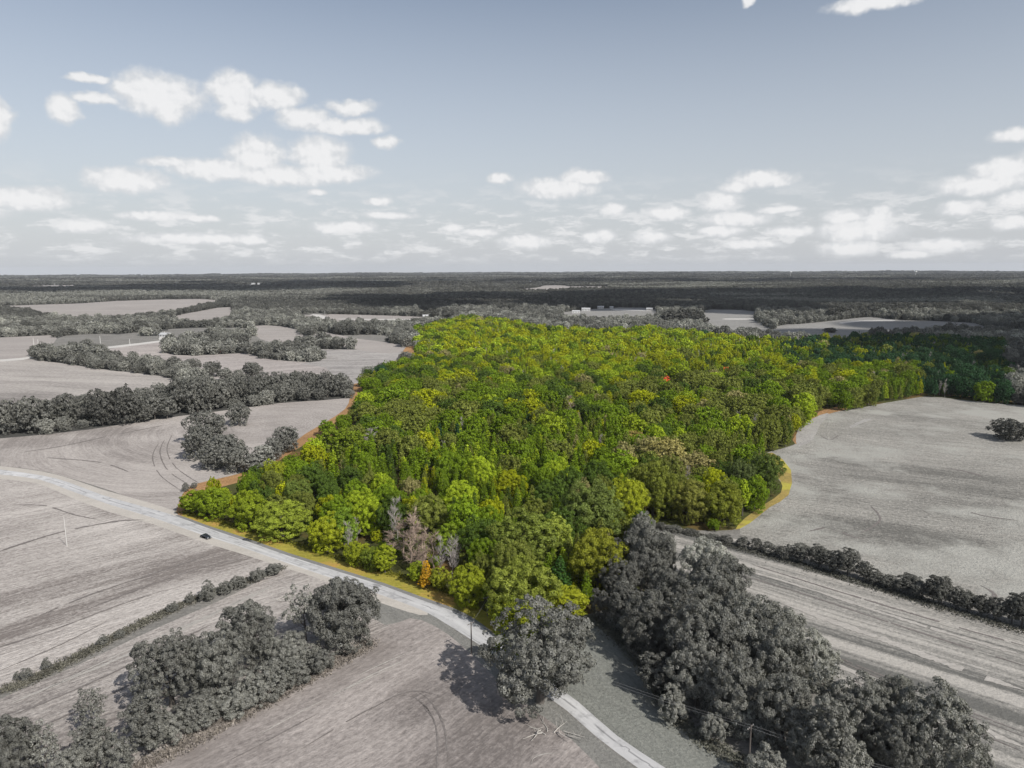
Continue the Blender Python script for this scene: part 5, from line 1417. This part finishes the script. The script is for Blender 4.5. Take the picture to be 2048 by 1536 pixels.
# ------------------------------------------------------------------ buildings far off
M_WALLW = simple_material('white_wall', (.55, .55, .54), .8, nscale=.5, namt=.06); M_WALLG = simple_material('grey_wall', (.42, .41, .40), .8, nscale=.5, namt=.1)
M_ROOFW = simple_material('pale_metal_roof', (.46, .465, .47), .5, nscale=.3, namt=.08); M_ROOFD = simple_material('dark_roof', (.16, .155, .16), .8, nscale=.5, namt=.2)
M_WIN = simple_material('window_glass', (.03, .035, .04), .15, spec=.7)
def house(name, cat, px, py, L_, W_, H_, rz, label, wall=M_WALLW, roof=M_ROOFW, chimney=False, nwin=3, grp=None):
    a = at1(px, py); root = empty(name, a, rz); pk = W_ * .28
    mb = MB(); mb.prism([(-W_ / 2, -.5), (-W_ / 2, H_), (0, H_ + pk - .15), (W_ / 2, H_), (W_ / 2, -.5)], -L_ / 2, L_ / 2); mb.build('wall', wall, root)
    rf = MB(); e = .5
    for s in (-1, 1):
        i = len(rf.v); x0, z0, x1, z1 = s * (W_ / 2 + e), H_ - e * 2 * pk / W_, 0, H_ + pk
        for y in (-L_ / 2 - e, L_ / 2 + e): rf.v += [(x0, y, z0), (x1, y, z1), (x1, y, z1 + .18), (x0, y, z0 + .18)]
        for q in ((0, 1, 2, 3), (7, 6, 5, 4), (0, 4, 5, 1), (3, 2, 6, 7), (0, 3, 7, 4)): rf.f.append(tuple(i + k for k in q))
    r_ = rf.build('roof', roof, root)
    if chimney: MB().box((W_ * .15, L_ * .2, H_ + pk + .4), (.8, .8, 2.0)).build('chimney', wall, r_)
    for s in (-1, 1):
        for k in range(nwin):
            y = (k + .5) / nwin * L_ - L_ / 2
            w = MB().box((s * (W_ / 2 + .02), y, H_ * .55), (.08, 1.3, H_ * .35)).build('window', M_WIN, root)
            MB().box((s * (W_ / 2 + .07), y, H_ * .55 - H_ * .2), (.1, 1.5, .12)).build('sill', wall, w)
    MB().box((0, -L_ / 2 - .03, 1.1), (1.1 if cat == 'house' else 3, .08, 2.2)).build('door', M_ROOFD, root)
    tag(root, label, cat, grp)
house('barn', 'barn', 851, 640, 11, 9, 8, 1.9, 'tall white barn standing by the far road left of the woodland top', nwin=1)
house('shed', 'shed', 835, 641, 10, 5, 3, 1.5, 'low white shed just left of the white barn')
house('shed', 'shed', 1152, 626, 17, 8, 4, 1.5, 'long pale low farm shed, front one of the far farm')
house('shed', 'shed', 1155, 619, 24, 9, 4.5, 1.55, 'long pale farm shed, rear one of the far farm', wall=M_WALLG)
house('farmhouse', 'house', 1172, 622, 20, 10, 5, 1.4, 'pale farmhouse right of the long farm sheds', chimney=True)
house('farmhouse', 'house', 1201, 617, 16, 9, 4, 1.5, 'small white house right of the farm sheds')
house('farmhouse', 'house', 1223, 617, 9, 7, 3.5, 1.5, 'tiny white house at the end of the far track')
house('shed', 'shed', 1299, 621, 14, 10, 4, 1.2, 'grey roofed shed at the far end of the pale track', wall=M_WALLG)
house('farmhouse', 'house', 487, 696, 9, 7, 4.5, 1.3, 'grey roofed house among the trees near the red combine', wall=M_WALLG, chimney=True)
house('farmhouse', 'house', 332, 674, 18, 9, 4, 1.2, 'white roofed house hidden behind the left wood', chimney=True)
M_N = [(353,568,'white house'),(112,570,'white house'),(254,571,'pale house'),(405,567,'white barn'),(507,570,'white house'),(519,570,'pale house'),(1376,600,'white house'),(1736,599,'white house'),(1778,602,'white long house'),(1831,637,'white house'),(1063,566,'white house'),(945,567,'white house'),(1655,563,'white long shed'),(1685,562,'pale long shed'),(1978,585,'white house'),(1585,630,'white long shed'),(1500,597,'tiny white house'),(520,560,'tiny white house')]
POSN = ['in the clearing of the far left woods, right one', 'in the clearing of the far left woods, left one', 'in the far left woods below the horizon', 'standing out bright in the far left woods', 'beside the small pale clearing, left one', 'beside the small pale clearing, right one', 'in the woods beyond the dark pasture', 'in the far right woods, left one of two', 'in the far right woods, right one of two', 'behind the pasture with the white path', 'at the centre under the horizon', 'left of centre under the horizon', 'high in the far right woods, left one', 'high in the far right woods, right one', 'near the right border in the far woods', 'left of the dark tree by the path', 'in the woods above the white strip', 'close to the horizon, left part']
for (x, y, nm), ps in zip(M_N, POSN):
    a = at1(x, y); s = max(1.0, np.hypot(a[0], a[1]) / 2600)
    house('farmhouse' if 'house' in nm else 'shed', 'house' if 'house' in nm else 'shed', x, y - 1, (22 if 'long' in nm else 13) * min(s, 2.2), 9 * min(s, 1.5), 5 * min(s, 1.3), 1.5, '%s %s' % (nm, ps), nwin=2)
def water_tower(px, py, label):
    r = pxray(px, py)[0]; D = 8200; k = D / math.hypot(r[0], r[1]); x, y = r[0] * k, r[1] * k; z = float(height(x, y)); root = empty('water_tower', (x, y, z))
    mb = MB(); prof = [(0, 42), (9, 43), (13, 47), (13.5, 51), (11, 55), (6, 58), (0, 59)]; n = 16
    for (q, zz) in prof:
        for j in range(n): mb.v.append((q * math.cos(6.283 * j / n), q * math.sin(6.283 * j / n), zz))
    for i in range(len(prof) - 1):
        for j in range(n): mb.f.append((i * n + j, i * n + (j + 1) % n, (i + 1) * n + (j + 1) % n, (i + 1) * n + j))
    mb.build('tank', M_WALLW, root, True); MB().cyl((0, 0, 21), 2.2, 44, 10).build('column', M_WALLW, root)
    tag(root, label, 'water tower', 'white water towers on the horizon')
water_tower(1581, 551, 'white water tower on the horizon, left one of two')
water_tower(1831, 553, 'white water tower on the horizon, right one of two')

# ------------------------------------------------------------------ high clouds over the land; their shadows darken the far woods as in the photograph
def cloud(cx, cy, sx, sy, z, seed, label):
    rng = np.random.default_rng(seed); ox = SDIR[0] / SDIR[2] * z; oy = SDIR[1] / SDIR[2] * z
    Vs = []; Fs = []; n = 0
    for i in range(34):
        t = i * 2.39996; q = math.sqrt((i + .5) / 34); c = np.array([q * math.cos(t) * sx * .85, q * math.sin(t) * sy * .85, rng.uniform(0, 90)])
        r = min(sx, sy) * rng.uniform(.26, .42) * (1.1 - .5 * q)
        nu, nv = 18, 10
        g = [(r * math.sin(math.pi * v / nv) * math.cos(2 * math.pi * u / nu), r * math.sin(math.pi * v / nv) * math.sin(2 * math.pi * u / nu), r * .55 * math.cos(math.pi * v / nv)) for v in range(nv + 1) for u in range(nu)]
        g = np.array(g); w = c + g
        w = w + g * ((fbm(w[:, 0] / 130., (w[:, 1] + w[:, 2]) / 130., 3) - .5) * .9)[:, None]
        Vs.append(w + (cx + ox, cy + oy, z)); Fs += [(n + v * nu + u, n + v * nu + (u + 1) % nu, n + (v + 1) * nu + (u + 1) % nu, n + (v + 1) * nu + u) for v in range(nv) for u in range(nu)]
        n += len(g)
    o = link('cumulus_cloud', npmesh('cumulus_cloud', np.vstack(Vs), Fs, (M_CLOUD,), smooth_=True)); tag(o, label, 'cloud', 'high clouds shading the far woods')
M_CLOUD = simple_material('cloud_white', (.85, .86, .88), 1.0, spec=0)
cloud(1150, 2330, 2100, 820, 2300, 1, 'broad white cloud high above the middle distance woods')
cloud(880, 900, 520, 430, 2300, 2, 'white cloud high above the right rear of the woodland')
cloud(-1750, 3900, 1500, 800, 2300, 3, 'white cloud high above the far left woods')
cloud(700, 5400, 4200, 800, 2500, 4, 'long white cloud high above the woods near the horizon')

# ------------------------------------------------------------------ air
def haze():
    z0 = float(LZ.min()) - 1.5; z1 = 165.0
    mb = MB().box((0, 0, (z0 + z1) / 2), (36000, 36000, z1 - z0))
    m, nt, out = newmat('haze_air')
    v = nt.nodes.new('ShaderNodeVolumePrincipled'); v.inputs['Color'].default_value = (.88, .93, 1, 1); v.inputs['Density'].default_value = 2.6e-5; v.inputs['Anisotropy'].default_value = .0
    nt.links.new(v.outputs[0], out.inputs['Volume'])
    o = mb.build('haze', m); tag(o, 'thin pale haze over the whole countryside', kind='stuff')
haze()
